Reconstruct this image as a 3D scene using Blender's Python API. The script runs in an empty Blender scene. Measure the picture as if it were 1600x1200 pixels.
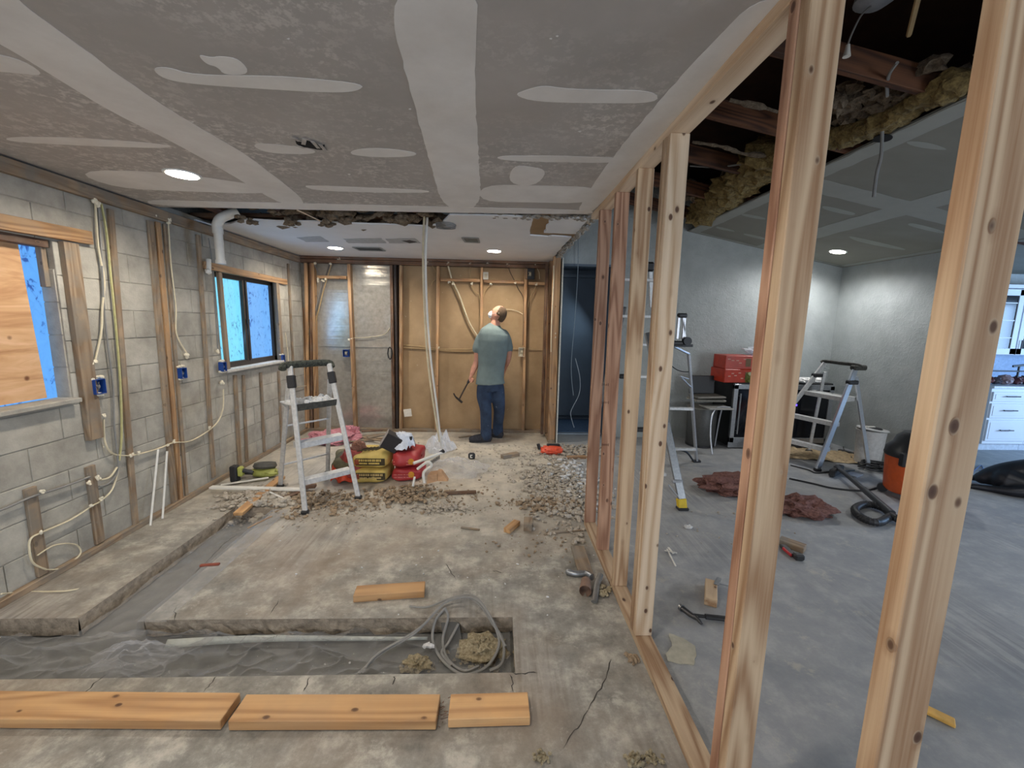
import bpy, bmesh, math, random
from mathutils import Matrix, Vector, noise, Quaternion
V = Vector
random.seed(7)
SC = bpy.context.scene
COL = SC.collection

# ---------------------------------------------------------------- camera, world, exposure
FPX, CAMH = 644.4331, 1.6713
PT, YW, RL = math.radians(8.42), math.radians(2.29), math.radians(1.149)
_fw = V((math.sin(YW)*math.cos(PT), math.cos(YW)*math.cos(PT), -math.sin(PT)))
_rt = V((math.cos(YW), -math.sin(YW), 0)); _up = _rt.cross(_fw)
_r2 = _rt*math.cos(RL)+_up*math.sin(RL); _u2 = -_rt*math.sin(RL)+_up*math.cos(RL)
EYE = V((0, 0, CAMH))
cam = bpy.data.cameras.new('camera'); cam.sensor_width = 36; cam.lens = FPX*36/1600; cam.clip_start = .02
camo = bpy.data.objects.new('camera', cam); COL.objects.link(camo); SC.camera = camo
camo.matrix_world = Matrix(((_r2.x, _u2.x, -_fw.x, 0), (_r2.y, _u2.y, -_fw.y, 0), (_r2.z, _u2.z, -_fw.z, CAMH), (0, 0, 0, 1)))

def _ray(x, y): return _fw+_r2*((x-800)/FPX)+_u2*((600-y)/FPX)
def F(x, y, z=0.0):                      # photo point on a level plane at height z
    d = _ray(x, y); return EYE+d*((z-CAMH)/d.z)
def WX(x, y, X):                         # photo point on a wall plane at X
    d = _ray(x, y); return EYE+d*(X/d.x)
def DY(x, y, Y):                         # photo point on a wall plane at Y
    d = _ray(x, y); return EYE+d*(Y/d.y)
def VP(x, y, up=0.0):                    # photo point on the sloping ceiling of the second room
    d = _ray(x, y); k = (2.56+up+.19*4.98-CAMH)/(d.z+.19*d.x); return EYE+d*k
def vz(X, up=0.0): return 2.56+up+.19*(4.98-X)

W = bpy.data.worlds.new('world'); SC.world = W; W.use_nodes = True
W.node_tree.nodes['Background'].inputs[0].default_value = (.45, .62, 1, 1)
W.node_tree.nodes['Background'].inputs[1].default_value = .25
SC.view_settings.view_transform = 'Standard'; SC.view_settings.look = 'None'
SC.view_settings.exposure = 0.22; SC.view_settings.gamma = 1; SC.view_settings.use_curve_mapping = False
try:
    SC.cycles.use_denoising = True; SC.cycles.max_bounces = 8; SC.cycles.sample_clamp_indirect = 4
    SC.cycles.caustics_reflective = False; SC.cycles.caustics_refractive = False
except Exception: pass

def area_light(name, loc, aim, sx, sy, power, col, spread=180):
    l = bpy.data.lights.new(name, 'AREA'); l.shape = 'RECTANGLE'; l.size = sx; l.size_y = sy; l.energy = power; l.color = col
    l.spread = math.radians(spread)
    o = bpy.data.objects.new(name, l); COL.objects.link(o); o.location = loc
    o.rotation_euler = (V(aim)-V(loc)).to_track_quat('-Z', 'Y').to_euler(); return o
# daylight through the openings of the far side of the house (behind and right of the camera)
area_light('rear_window_daylight', (-1.2, -3.3, 1.45), (-.8, 2, 1.2), 2.4, 1.5, 75, (.74, .84, 1))
area_light('patio_door_daylight', (5.6, -3.3, 1.25), (5.2, 2, .9), 2.6, 2.1, 130, (.82, .90, 1))
area_light('kitchen_window_daylight', (9.9, 2.6, 1.5), (6.5, 4.6, .6), 2.2, 1.5, 190, (.38, .62, 1))
area_light('window_daylight', (-2.86, 4.9, 1.62), (0, 4.6, .9), .9, .9, 5, (.30, .55, 1))

# ---------------------------------------------------------------- helpers
def S(r, g, b, a=1):
    f = lambda c: ((c/255+.055)/1.055)**2.4 if c > 10 else c/255/12.92
    return (f(r), f(g), f(b), a)

class MB:
    def __init__(s): s.v = []; s.f = []; s.m = []; s.cm = 0
    def add(s, vs, fs, M=None):
        n = len(s.v)
        s.v += [tuple(M @ V(v)) if M else tuple(v) for v in vs]
        s.f += [tuple(i+n for i in f) for f in fs]; s.m += [s.cm]*len(fs); return s
    def mat(s, i): s.cm = i; return s
    def box(s, c, d, R=None, ch=0):
        x, y, z = d[0]/2, d[1]/2, d[2]/2
        M = Matrix.Translation(V(c))
        if R is not None: M = M @ R.to_4x4()
        if ch <= 0:
            vs = [(sx*x, sy*y, sz*z) for sx in (-1, 1) for sy in (-1, 1) for sz in (-1, 1)]
            return s.add(vs, [(0, 1, 3, 2), (4, 6, 7, 5), (0, 4, 5, 1), (2, 3, 7, 6), (0, 2, 6, 4), (1, 5, 7, 3)], M)
        ch = min(ch, x*.9, y*.9, z*.9)
        vs = []; idx = {}
        for sx in (-1, 1):
            for sy in (-1, 1):
                for sz in (-1, 1):
                    for k, p in enumerate(((x, y-ch, z-ch), (x-ch, y, z-ch), (x-ch, y-ch, z))):
                        idx[(sx, sy, sz, k)] = len(vs); vs.append((sx*p[0], sy*p[1], sz*p[2]))
        fs = []
        q = [(-1, -1), (1, -1), (1, 1), (-1, 1)]
        for t in (-1, 1):
            fs.append([idx[(t, a, b, 0)] for a, b in (q if t > 0 else q[::-1])])
            fs.append([idx[(b, t, a, 1)] for a, b in (q if t > 0 else q[::-1])])
            fs.append([idx[(a, b, t, 2)] for a, b in (q if t > 0 else q[::-1])])
        for a in (-1, 1):
            for b in (-1, 1):
                fs.append([idx[(-1, a, b, 1)], idx[(1, a, b, 1)], idx[(1, a, b, 2)], idx[(-1, a, b, 2)]])
                fs.append([idx[(a, -1, b, 0)], idx[(a, 1, b, 0)], idx[(a, 1, b, 2)], idx[(a, -1, b, 2)]])
                fs.append([idx[(a, b, -1, 0)], idx[(a, b, 1, 0)], idx[(a, b, 1, 1)], idx[(a, b, -1, 1)]])
                for c in (-1, 1): fs.append([idx[(a, b, c, 0)], idx[(a, b, c, 1)], idx[(a, b, c, 2)]])
        return s.add(vs, fs, M)
    def beam(s, p0, p1, w, t, up=(0, 0, 1), ch=.003):
        p0, p1 = V(p0), V(p1); z = (p1-p0); L = z.length; z.normalize()
        up = V(up); x = up.cross(z)
        if x.length < 1e-4: x = V((1, 0, 0)).cross(z)
        x.normalize(); y = z.cross(x)
        return s.box((p0+p1)/2, (w, t, L), Matrix((x, y, z)).transposed(), ch)
    def tube(s, pts, r, n=8, cap=True, flat=1.0, closed=False, ax=None):
        pts = [V(p) for p in pts]; rs = r if isinstance(r, (list, tuple)) else [r]*len(pts)
        N = len(pts); nn = len(s.v); vs = []; fs = []
        up = V((0, 0, 1)); prev = None
        for i, p in enumerate(pts):
            if closed: t = pts[(i+1) % N]-pts[i-1]
            else: t = pts[min(i+1, N-1)]-pts[max(i-1, 0)]
            if t.length < 1e-9: t = V((0, 0, 1))
            t.normalize()
            if prev is None:
                a = up.cross(t) if ax is None else V(ax)-t*V(ax).dot(t)
                if a.length < .05: a = V((1, 0, 0)).cross(t)
            else:
                a = prev-t*prev.dot(t)
                if a.length < 1e-4: a = up.cross(t)
            a.normalize(); prev = a; b = t.cross(a)
            for k in range(n):
                an = 2*math.pi*k/n; vs.append(p+a*math.cos(an)*rs[i]+b*math.sin(an)*rs[i]*flat)
        M = N if closed else N-1
        for i in range(M):
            for k in range(n):
                j = (i+1) % N
                fs.append((i*n+k, i*n+(k+1) % n, j*n+(k+1) % n, j*n+k))
        if cap and not closed: fs.append(tuple(range(n))[::-1]); fs.append(tuple((N-1)*n+k for k in range(n)))
        return s.add(vs, fs)
    def lathe(s, prof, c, n=20, R=None):
        vs = []; fs = []; M = Matrix.Translation(V(c))
        if R is not None: M = M @ R.to_4x4()
        for r, z in prof:
            for k in range(n):
                a = 2*math.pi*k/n; vs.append((r*math.cos(a), r*math.sin(a), z))
        for i in range(len(prof)-1):
            for k in range(n): fs.append((i*n+k, i*n+(k+1) % n, (i+1)*n+(k+1) % n, (i+1)*n+k))
        if prof[0][0] > 1e-5: fs.append(tuple(range(n))[::-1])
        if prof[-1][0] > 1e-5: fs.append(tuple((len(prof)-1)*n+k for k in range(n)))
        return s.add(vs, fs, M)
    def prism(s, poly, ext):                 # polygon of 3-D points pushed along ext
        ext = V(ext); n = len(poly); vs = [V(p) for p in poly]+[V(p)+ext for p in poly]
        fs = [tuple(range(n))[::-1], tuple(range(n, 2*n))]+[(i, (i+1) % n, n+(i+1) % n, n+i) for i in range(n)]
        return s.add(vs, fs)
    def blob(s, c, r, sub=2, amp=.25, fr=3.0, R=None, seed=0, flatb=None):
        bm = bmesh.new(); bmesh.ops.create_icosphere(bm, subdivisions=sub, radius=1)
        vs = []
        for v in bm.verts:
            p = v.co.copy(); k = 1+amp*noise.noise(p*fr+V((seed*7.3, seed*1.7, 0)))+amp*.5*noise.noise(p*fr*2.3+V((seed, 9, 3)))
            p = V((p.x*r[0], p.y*r[1], p.z*r[2]))*k
            if R is not None: p = R @ p
            p = p+V(c)
            if flatb is not None and p.z < flatb: p.z = flatb
            vs.append(p)
        fs = [tuple(v.index for v in f.verts) for f in bm.faces]; bm.free()
        return s.add(vs, fs)
    def sheet(s, fn, nu, nv):
        vs = [fn(u/nu, v/nv) for v in range(nv+1) for u in range(nu+1)]
        fs = [(v*(nu+1)+u, v*(nu+1)+u+1, (v+1)*(nu+1)+u+1, (v+1)*(nu+1)+u) for v in range(nv) for u in range(nu)]
        return s.add(vs, fs)
    def mesh(s, name, mats=(), smooth=False, fix=True):
        me = bpy.data.meshes.new(name); me.from_pydata(s.v, [], s.f)
        for m in mats: me.materials.append(m)
        if len(mats) > 1:
            for p, i in zip(me.polygons, s.m): p.material_index = min(i, len(mats)-1)
        if fix:
            bm = bmesh.new(); bm.from_mesh(me); bmesh.ops.recalc_face_normals(bm, faces=bm.faces); bm.to_mesh(me); bm.free()
        if smooth:
            for p in me.polygons: p.use_smooth = True
            try: me.set_sharp_from_angle(angle=math.radians(38))
            except Exception: pass
        me.update(); return me

def wloc(o):
    l = V(o.location)
    while o.parent: o = o.parent; l += V(o.location)
    return l
def link(name, me, parent=None, M=None):
    o = bpy.data.objects.new(name, me); COL.objects.link(o)
    if parent: o.parent = parent
    base = wloc(parent) if parent else V((0, 0, 0))
    o.matrix_local = Matrix.Translation(-base) @ (M if M else Matrix())
    return o
def obj(name, mb, mats, parent=None, smooth=False, M=None, fix=True):
    if not isinstance(mats, (list, tuple)): mats = [mats]
    me = mb.mesh(name, mats, smooth, fix)
    if parent is None and M is None:         # origin at the base of the thing
        co = [V(v) for v in mb.v]; n = len(co)
        b = V((sum(c.x for c in co)/n, sum(c.y for c in co)/n, min(c.z for c in co)))
        me.transform(Matrix.Translation(-b)); return link(name, me, None, Matrix.Translation(b))
    return link(name, me, parent, M)
def tag(o, label, cat, group=None, kind=None):
    if label: o['label'] = label
    if cat: o['category'] = cat
    if group: o['group'] = group
    if kind: o['kind'] = kind
    return o
def thing(name, label, cat, loc, group=None):
    o = bpy.data.objects.new(name, None); COL.objects.link(o); o.location = loc; o.empty_display_size = .1
    return tag(o, label, cat, group)
def struct(name, mb, mats, smooth=False):
    me = mb.mesh(name, mats if isinstance(mats, (list, tuple)) else [mats], smooth)
    o = link(name, me); o['kind'] = 'structure'; return o
def sroot(name):
    o = bpy.data.objects.new(name, None); COL.objects.link(o); o['kind'] = 'structure'; return o
def lumber(name, p0, p1, w, t, m, parent=None, up=(0, 0, 1), ch=.003, warp=0):
    """A board with its length on local Z so the grain runs along it; w across 'up x length', t along the other way."""
    p0, p1 = V(p0), V(p1); z = (p1-p0); L = z.length; z.normalize(); x = V(up).cross(z)
    if x.length < 1e-4: x = V((1, 0, 0)).cross(z)
    x.normalize(); y = z.cross(x)
    mb = MB().box((0, 0, 0), (w, t, L), None, ch)
    M = Matrix.Translation((p0+p1)/2) @ Matrix((x, y, z)).transposed().to_4x4()
    me = mb.mesh(name, [m]); return link(name, me, parent, M)
def smoothpts(pts, n=6):
    pts = [V(p) for p in pts]; out = []
    for i in range(len(pts)-1):
        a = pts[max(i-1, 0)]; b = pts[i]; c = pts[i+1]; d = pts[min(i+2, len(pts)-1)]
        for k in range(n):
            t = k/n; out.append(.5*((2*b)+(c-a)*t+(2*a-5*b+4*c-d)*t*t+(3*b-a-3*c+d)*t**3))
    out.append(pts[-1]); return out
def cable(name, pts, r, m, parent=None, n=6, flat=1, sm=6, seg=6):
    return obj(name, MB().tube(smoothpts(pts, sm), r, seg, flat=flat), m, parent, smooth=True)
def chaikin(poly, n=2):
    poly = [V(p) for p in poly]
    for _ in range(n): poly = [q for i in range(len(poly)) for q in (poly[i]*.75+poly[(i+1) % len(poly)]*.25, poly[i]*.25+poly[(i+1) % len(poly)]*.75)]
    return poly
def jag(poly, step=.06, amp=.008, seed=0):
    out = []; n = len(poly); rnd = random.Random(seed)
    for i in range(n):
        a = V(poly[i]); b = V(poly[(i+1) % n]); L = (b-a).length; k = max(1, int(L/step))
        for j in range(k):
            p = a+(b-a)*(j/k)
            if j: p = p+V((rnd.uniform(-1, 1), rnd.uniform(-1, 1), 0))*amp
            out.append(p)
    return out

# ---------------------------------------------------------------- materials
class NT:
    def __init__(s, name):
        s.m = bpy.data.materials.new(name); s.m.use_nodes = True; s.t = s.m.node_tree; s.t.nodes.clear()
        s.out = s.n('ShaderNodeOutputMaterial'); s.b = s.n('ShaderNodeBsdfPrincipled'); s.l(s.b, 'BSDF', s.out, 'Surface')
        s.tc = s.n('ShaderNodeTexCoord')
    def n(s, t, **k):
        nd = s.t.nodes.new(t)
        for a, v in k.items(): setattr(nd, a, v)
        return nd
    def l(s, a, ao, b, bi): s.t.links.new(a.outputs[ao], b.inputs[bi])
    def co(s, scale=(1, 1, 1), src='Object', loc=(0, 0, 0)):
        mp = s.n('ShaderNodeMapping'); mp.inputs['Scale'].default_value = scale; mp.inputs['Location'].default_value = loc
        if src == 'World': s.l(s.n('ShaderNodeNewGeometry'), 'Position', mp, 'Vector')
        else: s.l(s.tc, src, mp, 'Vector')
        return mp
    def noise(s, vec, sc, det=4, rough=.55, dist=0):
        nd = s.n('ShaderNodeTexNoise'); nd.inputs['Scale'].default_value = sc; nd.inputs['Detail'].default_value = det
        nd.inputs['Roughness'].default_value = rough; nd.inputs['Distortion'].default_value = dist
        if vec: s.l(vec, 0, nd, 'Vector')
        return nd
    def ramp(s, src, out, stops):
        r = s.n('ShaderNodeValToRGB'); e = r.color_ramp.elements
        while len(e) < len(stops): e.new(.5)
        for el, (p, c) in zip(e, stops): el.position = p; el.color = c if len(c) == 4 else (*c, 1)
        s.l(src, out, r, 'Fac'); return r
    def mix(s, fac, a, b, mode='MIX'):
        m = s.n('ShaderNodeMix', data_type='RGBA', blend_type=mode)
        for sock, val in ((0, fac), (6, a), (7, b)):
            if isinstance(val, tuple) and not isinstance(val[0], bpy.types.Node): m.inputs[sock].default_value = val
            elif isinstance(val, (int, float)): m.inputs[sock].default_value = val
            else: s.t.links.new(val[0].outputs[val[1]], m.inputs[sock])
        return (m, 2)
    def math(s, op, a, b=0.0, clamp=False):
        m = s.n('ShaderNodeMath', operation=op, use_clamp=clamp)
        for i, val in ((0, a), (1, b)):
            if isinstance(val, (int, float)): m.inputs[i].default_value = val
            else: s.t.links.new(val[0].outputs[val[1]], m.inputs[i])
        return (m, 0)
    def set(s, col=None, rough=.7, metal=0, bump=None, bs=.3, bd=.01, **k):
        if col is not None:
            if isinstance(col[0], bpy.types.Node): s.t.links.new(col[0].outputs[col[1]], s.b.inputs['Base Color'])
            else: s.b.inputs['Base Color'].default_value = col
        if isinstance(rough, tuple): s.t.links.new(rough[0].outputs[rough[1]], s.b.inputs['Roughness'])
        else: s.b.inputs['Roughness'].default_value = rough
        s.b.inputs['Metallic'].default_value = metal
        for kk, v in k.items(): s.b.inputs[kk.replace('_', ' ')].default_value = v
        if bump is not None:
            bn = s.n('ShaderNodeBump'); bn.inputs['Strength'].default_value = bs; bn.inputs['Distance'].default_value = bd
            s.t.links.new(bump[0].outputs[bump[1]], bn.inputs['Height']); s.l(bn, 0, s.b, 'Normal')
        return s.m
def plain(name, c, rough=.6, metal=0, var=.12, sc=30, bs=.15, **k):
    t = NT(name); ns = t.noise(t.co(), sc, 3); c2 = tuple(x*(1-var) for x in c[:3])+(1,); c3 = tuple(min(1, x*(1+var)) for x in c[:3])+(1,)
    r = t.ramp(ns, 0, [(.3, c2), (.7, c3)]); return t.set((r, 0), rough, metal, (ns, 0), bs, .003, **k)
def obrand(t): return t.n('ShaderNodeObjectInfo')
def wood(name, light, dark, knots=.5, ring=1.0, rough=.7, dirt=0.0, vary=.18):
    """Softwood: long grain on local Z, cathedral rings, knots."""
    t = NT(name); oi = obrand(t)
    sh = t.n('ShaderNodeVectorMath', operation='SCALE'); sh.inputs['Scale'].default_value = 37.0
    cmb = t.n('ShaderNodeCombineXYZ'); 
    for i in range(3): t.t.links.new(oi.outputs['Random'], cmb.inputs[i])
    t.l(cmb, 0, sh, 0)
    add = t.n('ShaderNodeVectorMath', operation='ADD'); t.l(t.tc, 'Object', add, 0); t.l(sh, 0, add, 1)
    mp = t.n('ShaderNodeMapping'); mp.inputs['Scale'].default_value = (9, 9, .75); t.l(add, 0, mp, 'Vector')
    # knots
    mk = t.n('ShaderNodeMapping'); mk.inputs['Scale'].default_value = (12, 12, 7.5); t.l(add, 0, mk, 'Vector')
    vo = t.n('ShaderNodeTexVoronoi'); vo.inputs['Scale'].default_value = 1.0; t.l(mk, 0, vo, 'Vector')
    kd = t.ramp(vo, 'Distance', [(.0, (1, 1, 1)), (.085, (.85, .85, .85)), (.12, (.3, .3, .3)), (.135, (.08, .08, .08)), (.26, (0, 0, 0))])
    base = t.noise(mp, .55, 2, .5, .25)
    kk = t.math('MULTIPLY', (kd, 0), .10)
    su = t.math('ADD', (base, 0), kk)
    sw = t.math('MULTIPLY', su, 62*ring); sn = t.math('SINE', sw); sn2 = t.math('MULTIPLY', sn, .5); sn3 = t.math('ADD', sn2, .5)
    mf = t.n('ShaderNodeMapping'); mf.inputs['Scale'].default_value = (150, 150, 2.4); t.l(add, 0, mf, 'Vector')
    fine = t.noise(mf, 1, 3, .6)
    g = t.math('MULTIPLY', sn3, .58); g2 = t.math('MULTIPLY', (fine, 0), .55); gg = t.math('ADD', g, g2)
    col = t.ramp(gg[0], 0, [(.15, light), (.62, tuple((a+b)/2 for a, b in zip(light, dark))), (.95, dark)])
    kc = (dark[0]*.22, dark[1]*.15, dark[2]*.13, 1)
    fac = t.math('MULTIPLY', (kd, 0), knots*1.25, True)
    c = t.mix(fac, (col, 0), kc)
    hv = t.n('ShaderNodeHueSaturation'); mr = t.n('ShaderNodeMapRange'); mr.inputs['To Min'].default_value = 1-vary; mr.inputs['To Max'].default_value = 1+vary*.7
    t.l(oi, 'Random', mr, 'Value'); t.l(mr, 0, hv, 'Value'); t.t.links.new(c[0].outputs[2], hv.inputs['Color'])
    c = (hv, 0)
    if dirt > 0:
        dn = t.noise(t.co(), 7, 5, .6); dr = t.ramp(dn, 0, [(.42, (0, 0, 0)), (.62, (dirt, dirt, dirt))])
        c = t.mix((dr, 0), c, S(128, 120, 108))
    return t.set(c, rough, 0, gg, .25, .002)
WN = wood('stud_pine', S(202, 176, 144), S(146, 110, 78), .85, 1.0)
WP = wood('pink_fir_stud', S(190, 150, 122), S(134, 92, 68), .7, 1.3)
WO = wood('old_pine', S(196, 156, 112), S(138, 98, 62), .7, 1.1, dirt=.25)
WF = wood('weathered_furring', S(164, 142, 116), S(122, 98, 74), .4, 1.3, dirt=.8)
WD = wood('dark_old_lumber', S(124, 88, 60), S(66, 42, 28), .4, 1.2, dirt=.25)
WB = wood('floor_board_pine', S(212, 168, 116), S(172, 126, 80), .8, .9, dirt=.12)
WC = wood('cream_clear_pine', S(226, 204, 176), S(186, 154, 120), .9, .8)
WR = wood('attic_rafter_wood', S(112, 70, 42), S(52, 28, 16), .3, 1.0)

def concrete():
    t = NT('concrete_floor'); c = t.co(); g = t.n('ShaderNodeNewGeometry')
    n1 = t.noise(c, 1.1, 8, .68); n2 = t.noise(c, 5, 10, .74); n3 = t.noise(c, 60, 3, .6)
    base = t.ramp(n1, 0, [(.25, S(112, 109, 102)), (.5, S(142, 138, 129)), (.75, S(166, 161, 149))])
    fine = t.ramp(n2, 0, [(.34, S(78, 76, 73)), (.5, S(144, 140, 131)), (.64, S(212, 206, 193))])
    a = t.mix(.6, (base, 0), (fine, 0))
    sx = t.n('ShaderNodeSeparateXYZ'); t.l(t.tc, 'Object', sx, 0)
    # brown tinge on the slab left, cooler slab beyond the stud wall
    mr = t.n('ShaderNodeMapRange', interpolation_type='SMOOTHSTEP'); mr.inputs['From Min'].default_value = .6; mr.inputs['From Max'].default_value = 1.1; t.l(sx, 'X', mr, 'Value')
    a = t.mix((mr, 0), a, t.mix(.62, a, S(158, 162, 168)))
    nb = t.noise(c, .9, 4, .6); br = t.ramp(nb, 0, [(.45, (0, 0, 0)), (.62, (.55, .55, .55))])
    inv = t.math('SUBTRACT', 1.0, (mr, 0)); bm = t.math('MULTIPLY', (br, 0), inv)
    a = t.mix(bm, a, S(146, 126, 104))
    # pale dust toward the far end
    dv = t.n('ShaderNodeVectorMath', operation='DISTANCE'); cmb = t.n('ShaderNodeCombineXYZ')
    sxx = t.math('MULTIPLY', (sx, 'X'), .5); t.t.links.new(sxx[0].outputs[0], cmb.inputs[0]); t.l(sx, 'Y', cmb, 1)
    t.l(cmb, 0, dv, 0); dv.inputs[1].default_value = (-.15, 4.9, 0)
    dm = t.n('ShaderNodeMapRange'); dm.inputs['From Min'].default_value = .9; dm.inputs['From Max'].default_value = 2.3; dm.inputs['To Min'].default_value = 1; dm.inputs['To Max'].default_value = 0
    t.l(dv, 'Value', dm, 'Value')
    dn = t.noise(c, 4, 6, .7); dr = t.ramp(dn, 0, [(.32, (.2, .2, .2)), (.62, (1, 1, 1))])
    df = t.math('MULTIPLY', (dm, 0), (dr, 0)); df = t.math('MULTIPLY', df, t.math('SUBTRACT', 1.0, t.math('MULTIPLY', (mr, 0), .8)))
    a = t.mix(df, a, S(206, 196, 178))
    # scattered whitish splashes and trowel streaks
    sp = t.noise(t.co((1, 1, 1), loc=(4, 3, 0)), 5.5, 10, .8); sr = t.ramp(sp, 0, [(.56, (0, 0, 0)), (.64, (.7, .7, .7))])
    a = t.mix((sr, 0), a, S(186, 180, 168))
    rm = t.n('ShaderNodeMapping'); rm.inputs['Rotation'].default_value = (0, 0, -.75); rm.inputs['Scale'].default_value = (28, 1.6, 1); t.l(t.tc, 'Object', rm, 'Vector')
    st = t.noise(rm, 1, 5, .6, .6); stm = t.noise(c, .8, 3); sr2 = t.ramp(stm, 0, [(.5, (0, 0, 0)), (.68, (.42, .42, .42))])
    stc = t.ramp(st, 0, [(.4, S(104, 104, 104)), (.6, S(182, 180, 176))]); a = t.mix((sr2, 0), a, (stc, 0))
    h = t.math('ADD', (n2, 0), t.math('MULTIPLY', (n3, 0), .5))
    return t.set(a, .62, 0, h, .35, .006)
CONC = concrete()
def conc_edge():
    t = NT('broken_concrete_edge'); n = t.noise(t.co(), 22, 6, .7); r = t.ramp(n, 0, [(.3, S(120, 110, 96)), (.55, S(164, 150, 132)), (.75, S(190, 176, 156))])
    return t.set((r, 0), .9, 0, (n, 0), .8, .02)
CEDGE = conc_edge()
def cmu(name, tint=(1, 1, 1)):
    t = NT(name); c = t.co(src='World'); n = t.noise(c, 5, 6, .65); n2 = t.noise(c, 90, 2, .6); oi = obrand(t)
    k = lambda *a: tuple(x*y for x, y in zip(S(*a)[:3], tint))+(1,)
    r = t.ramp(n, 0, [(.3, k(148, 143, 132)), (.5, k(170, 165, 153)), (.72, k(190, 185, 172))])
    hv = t.n('ShaderNodeHueSaturation'); mr = t.n('ShaderNodeMapRange'); mr.inputs['To Min'].default_value = .88; mr.inputs['To Max'].default_value = 1.08
    t.l(oi, 'Random', mr, 'Value'); t.l(mr, 0, hv, 'Value'); t.l(r, 0, hv, 'Color')
    return t.set((hv, 0), .9, 0, t.math('ADD', (n, 0), t.math('MULTIPLY', (n2, 0), .7)), .5, .006)
CMU = cmu('concrete_block'); MORT = cmu('mortar', (.93, .92, .90))
def drywall():
    t = NT('drywall_paper'); c = t.co(); n = t.noise(c, 2.2, 5, .6); n2 = t.noise(c, 26, 5, .7); m = t.noise(c, .9, 3)
    r = t.ramp(n, 0, [(.3, S(172, 168, 163)), (.7, S(188, 183, 178))])
    sp = t.ramp(n2, 0, [(.5, (0, 0, 0)), (.6, (1, 1, 1))]); mm = t.ramp(m, 0, [(.42, (0, 0, 0)), (.6, (.8, .8, .8))])
    f = t.math('MULTIPLY', (sp, 0), (mm, 0)); a = t.mix(f, (r, 0), S(220, 215, 209))
    return t.set(a, .92, 0, (n2, 0), .12, .002)
DRY = drywall()
def mudm():
    t = NT('joint_compound'); n = t.noise(t.co(), 3, 6, .65); r = t.ramp(n, 0, [(.3, S(222, 219, 215)), (.7, S(240, 238, 235))])
    return t.set((r, 0), .85, 0, (n, 0), .2, .003)
MUD = mudm()
WHITEC = plain('white_ceiling_paint', S(226, 226, 226), .8, var=.04, sc=3)
def greywall():
    t = NT('textured_grey_wall'); n = t.noise(t.co(), 26, 5, .6, .4); n2 = t.noise(t.co(), 4, 4)
    r = t.ramp(n2, 0, [(.3, S(164, 169, 167)), (.7, S(180, 185, 183))]); h = t.ramp(n, 0, [(.48, (0, 0, 0)), (.6, (1, 1, 1))])
    return t.set((r, 0), .62, 0, (h, 0), .5, .006)
GREY = greywall()
CEILB = plain('grey_taped_drywall', S(140, 138, 128), .9, var=.06, sc=4)
MUDB = plain('grey_joint_compound', S(164, 165, 158), .85, var=.05, sc=6)
BLUEW = plain('blue_daylit_hall_wall', S(100, 112, 124), .6, var=.06, sc=5)  # hallway walls: blue daylight put into the wall colour
def fiber():
    t = NT('brown_fiberboard'); c = t.co(); n = t.noise(c, 3, 6, .6); n2 = t.noise(c, 140, 3, .6)
    r = t.ramp(n, 0, [(.3, S(146, 120, 88)), (.7, S(172, 145, 110))])
    d = t.noise(c, 14, 4, .7); dr = t.ramp(d, 0, [(.68, (0, 0, 0)), (.74, (.7, .7, .7))]); a = t.mix((dr, 0), (r, 0), S(206, 190, 164))
    return t.set(a, .9, 0, (n2, 0), .3, .003)
FIB = fiber()
def foil():
    t = NT('foil_vapour_barrier'); m = t.co((.8, .8, 24)); n = t.noise(m, 1.2, 3, .5, .3); n3 = t.noise(t.co(), 16, 4, .6)
    h = (n, 0)
    r = t.ramp(n3, 0, [(.3, S(172, 167, 156)), (.7, S(204, 199, 188))])
    return t.set((r, 0), .19, .6, h, .2, .012)
FOIL = foil()
ALU = plain('brushed_aluminium', S(188, 190, 194), .38, .75, var=.1, sc=60)
ALUD = plain('dusty_aluminium', S(204, 203, 200), .5, .35, var=.14, sc=40)
BLK = plain('black_plastic', S(36, 36, 38), .5, sc=60)
DKP = plain('dusty_black_plastic', S(62, 60, 54), .8, var=.5, sc=40)
GRN = plain('speckled_worn_platform', S(62, 64, 54), .8, var=.9, sc=55)
WPL = plain('white_plastic', S(226, 222, 212), .45, sc=20, var=.05)
FOAM = plain('cream_spray_foam', S(232, 222, 198), .9, sc=60, bs=.6)
BLUEP = plain('blue_electrical_plastic', S(22, 66, 140), .5)
CABW = plain('cream_cable_sheath', S(212, 200, 170), .6, sc=14)
CABG = plain('grey_cable_sheath', S(128, 126, 122), .55, sc=14)
CABT = plain('tan_cable_sheath', S(172, 146, 104), .6, sc=14)
CABK = plain('black_rubber_cable', S(30, 30, 32), .5)
STEEL = plain('stainless_steel', S(150, 152, 154), .35, .8, sc=50)
DGL = plain('dark_glass', S(18, 20, 26), .12, sc=5, bs=0)
def fluffy(name, c1, c2, bs=1.0, sc=40):
    t = NT(name); n = t.noise(t.co(), sc, 6, .75); n2 = t.noise(t.co(), sc*.25, 3)
    r = t.ramp(n, 0, [(.3, c1), (.7, c2)]); return t.set((r, 0), 1, 0, t.math('ADD', (n, 0), (n2, 0)), bs, .03)
YINS = fluffy('yellow_fibreglass', S(92, 72, 40), S(172, 146, 88)); GINS = fluffy('grey_insulation_fluff', S(92, 76, 60), S(166, 148, 124))
PINK = fluffy('pink_fibreglass', S(206, 118, 130), S(240, 178, 184)); BPINK = fluffy('brownish_pink_insulation', S(96, 58, 50), S(168, 120, 108))
TINS = fluffy('tan_crumbled_insulation', S(140, 116, 78), S(240, 226, 190), sc=60)
RUB = fluffy('plaster_rubble', S(138, 124, 106), S(216, 206, 190), .5, 50); RUBW = fluffy('white_plaster_chips', S(190, 188, 184), S(236, 236, 236), .4, 30)
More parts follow.
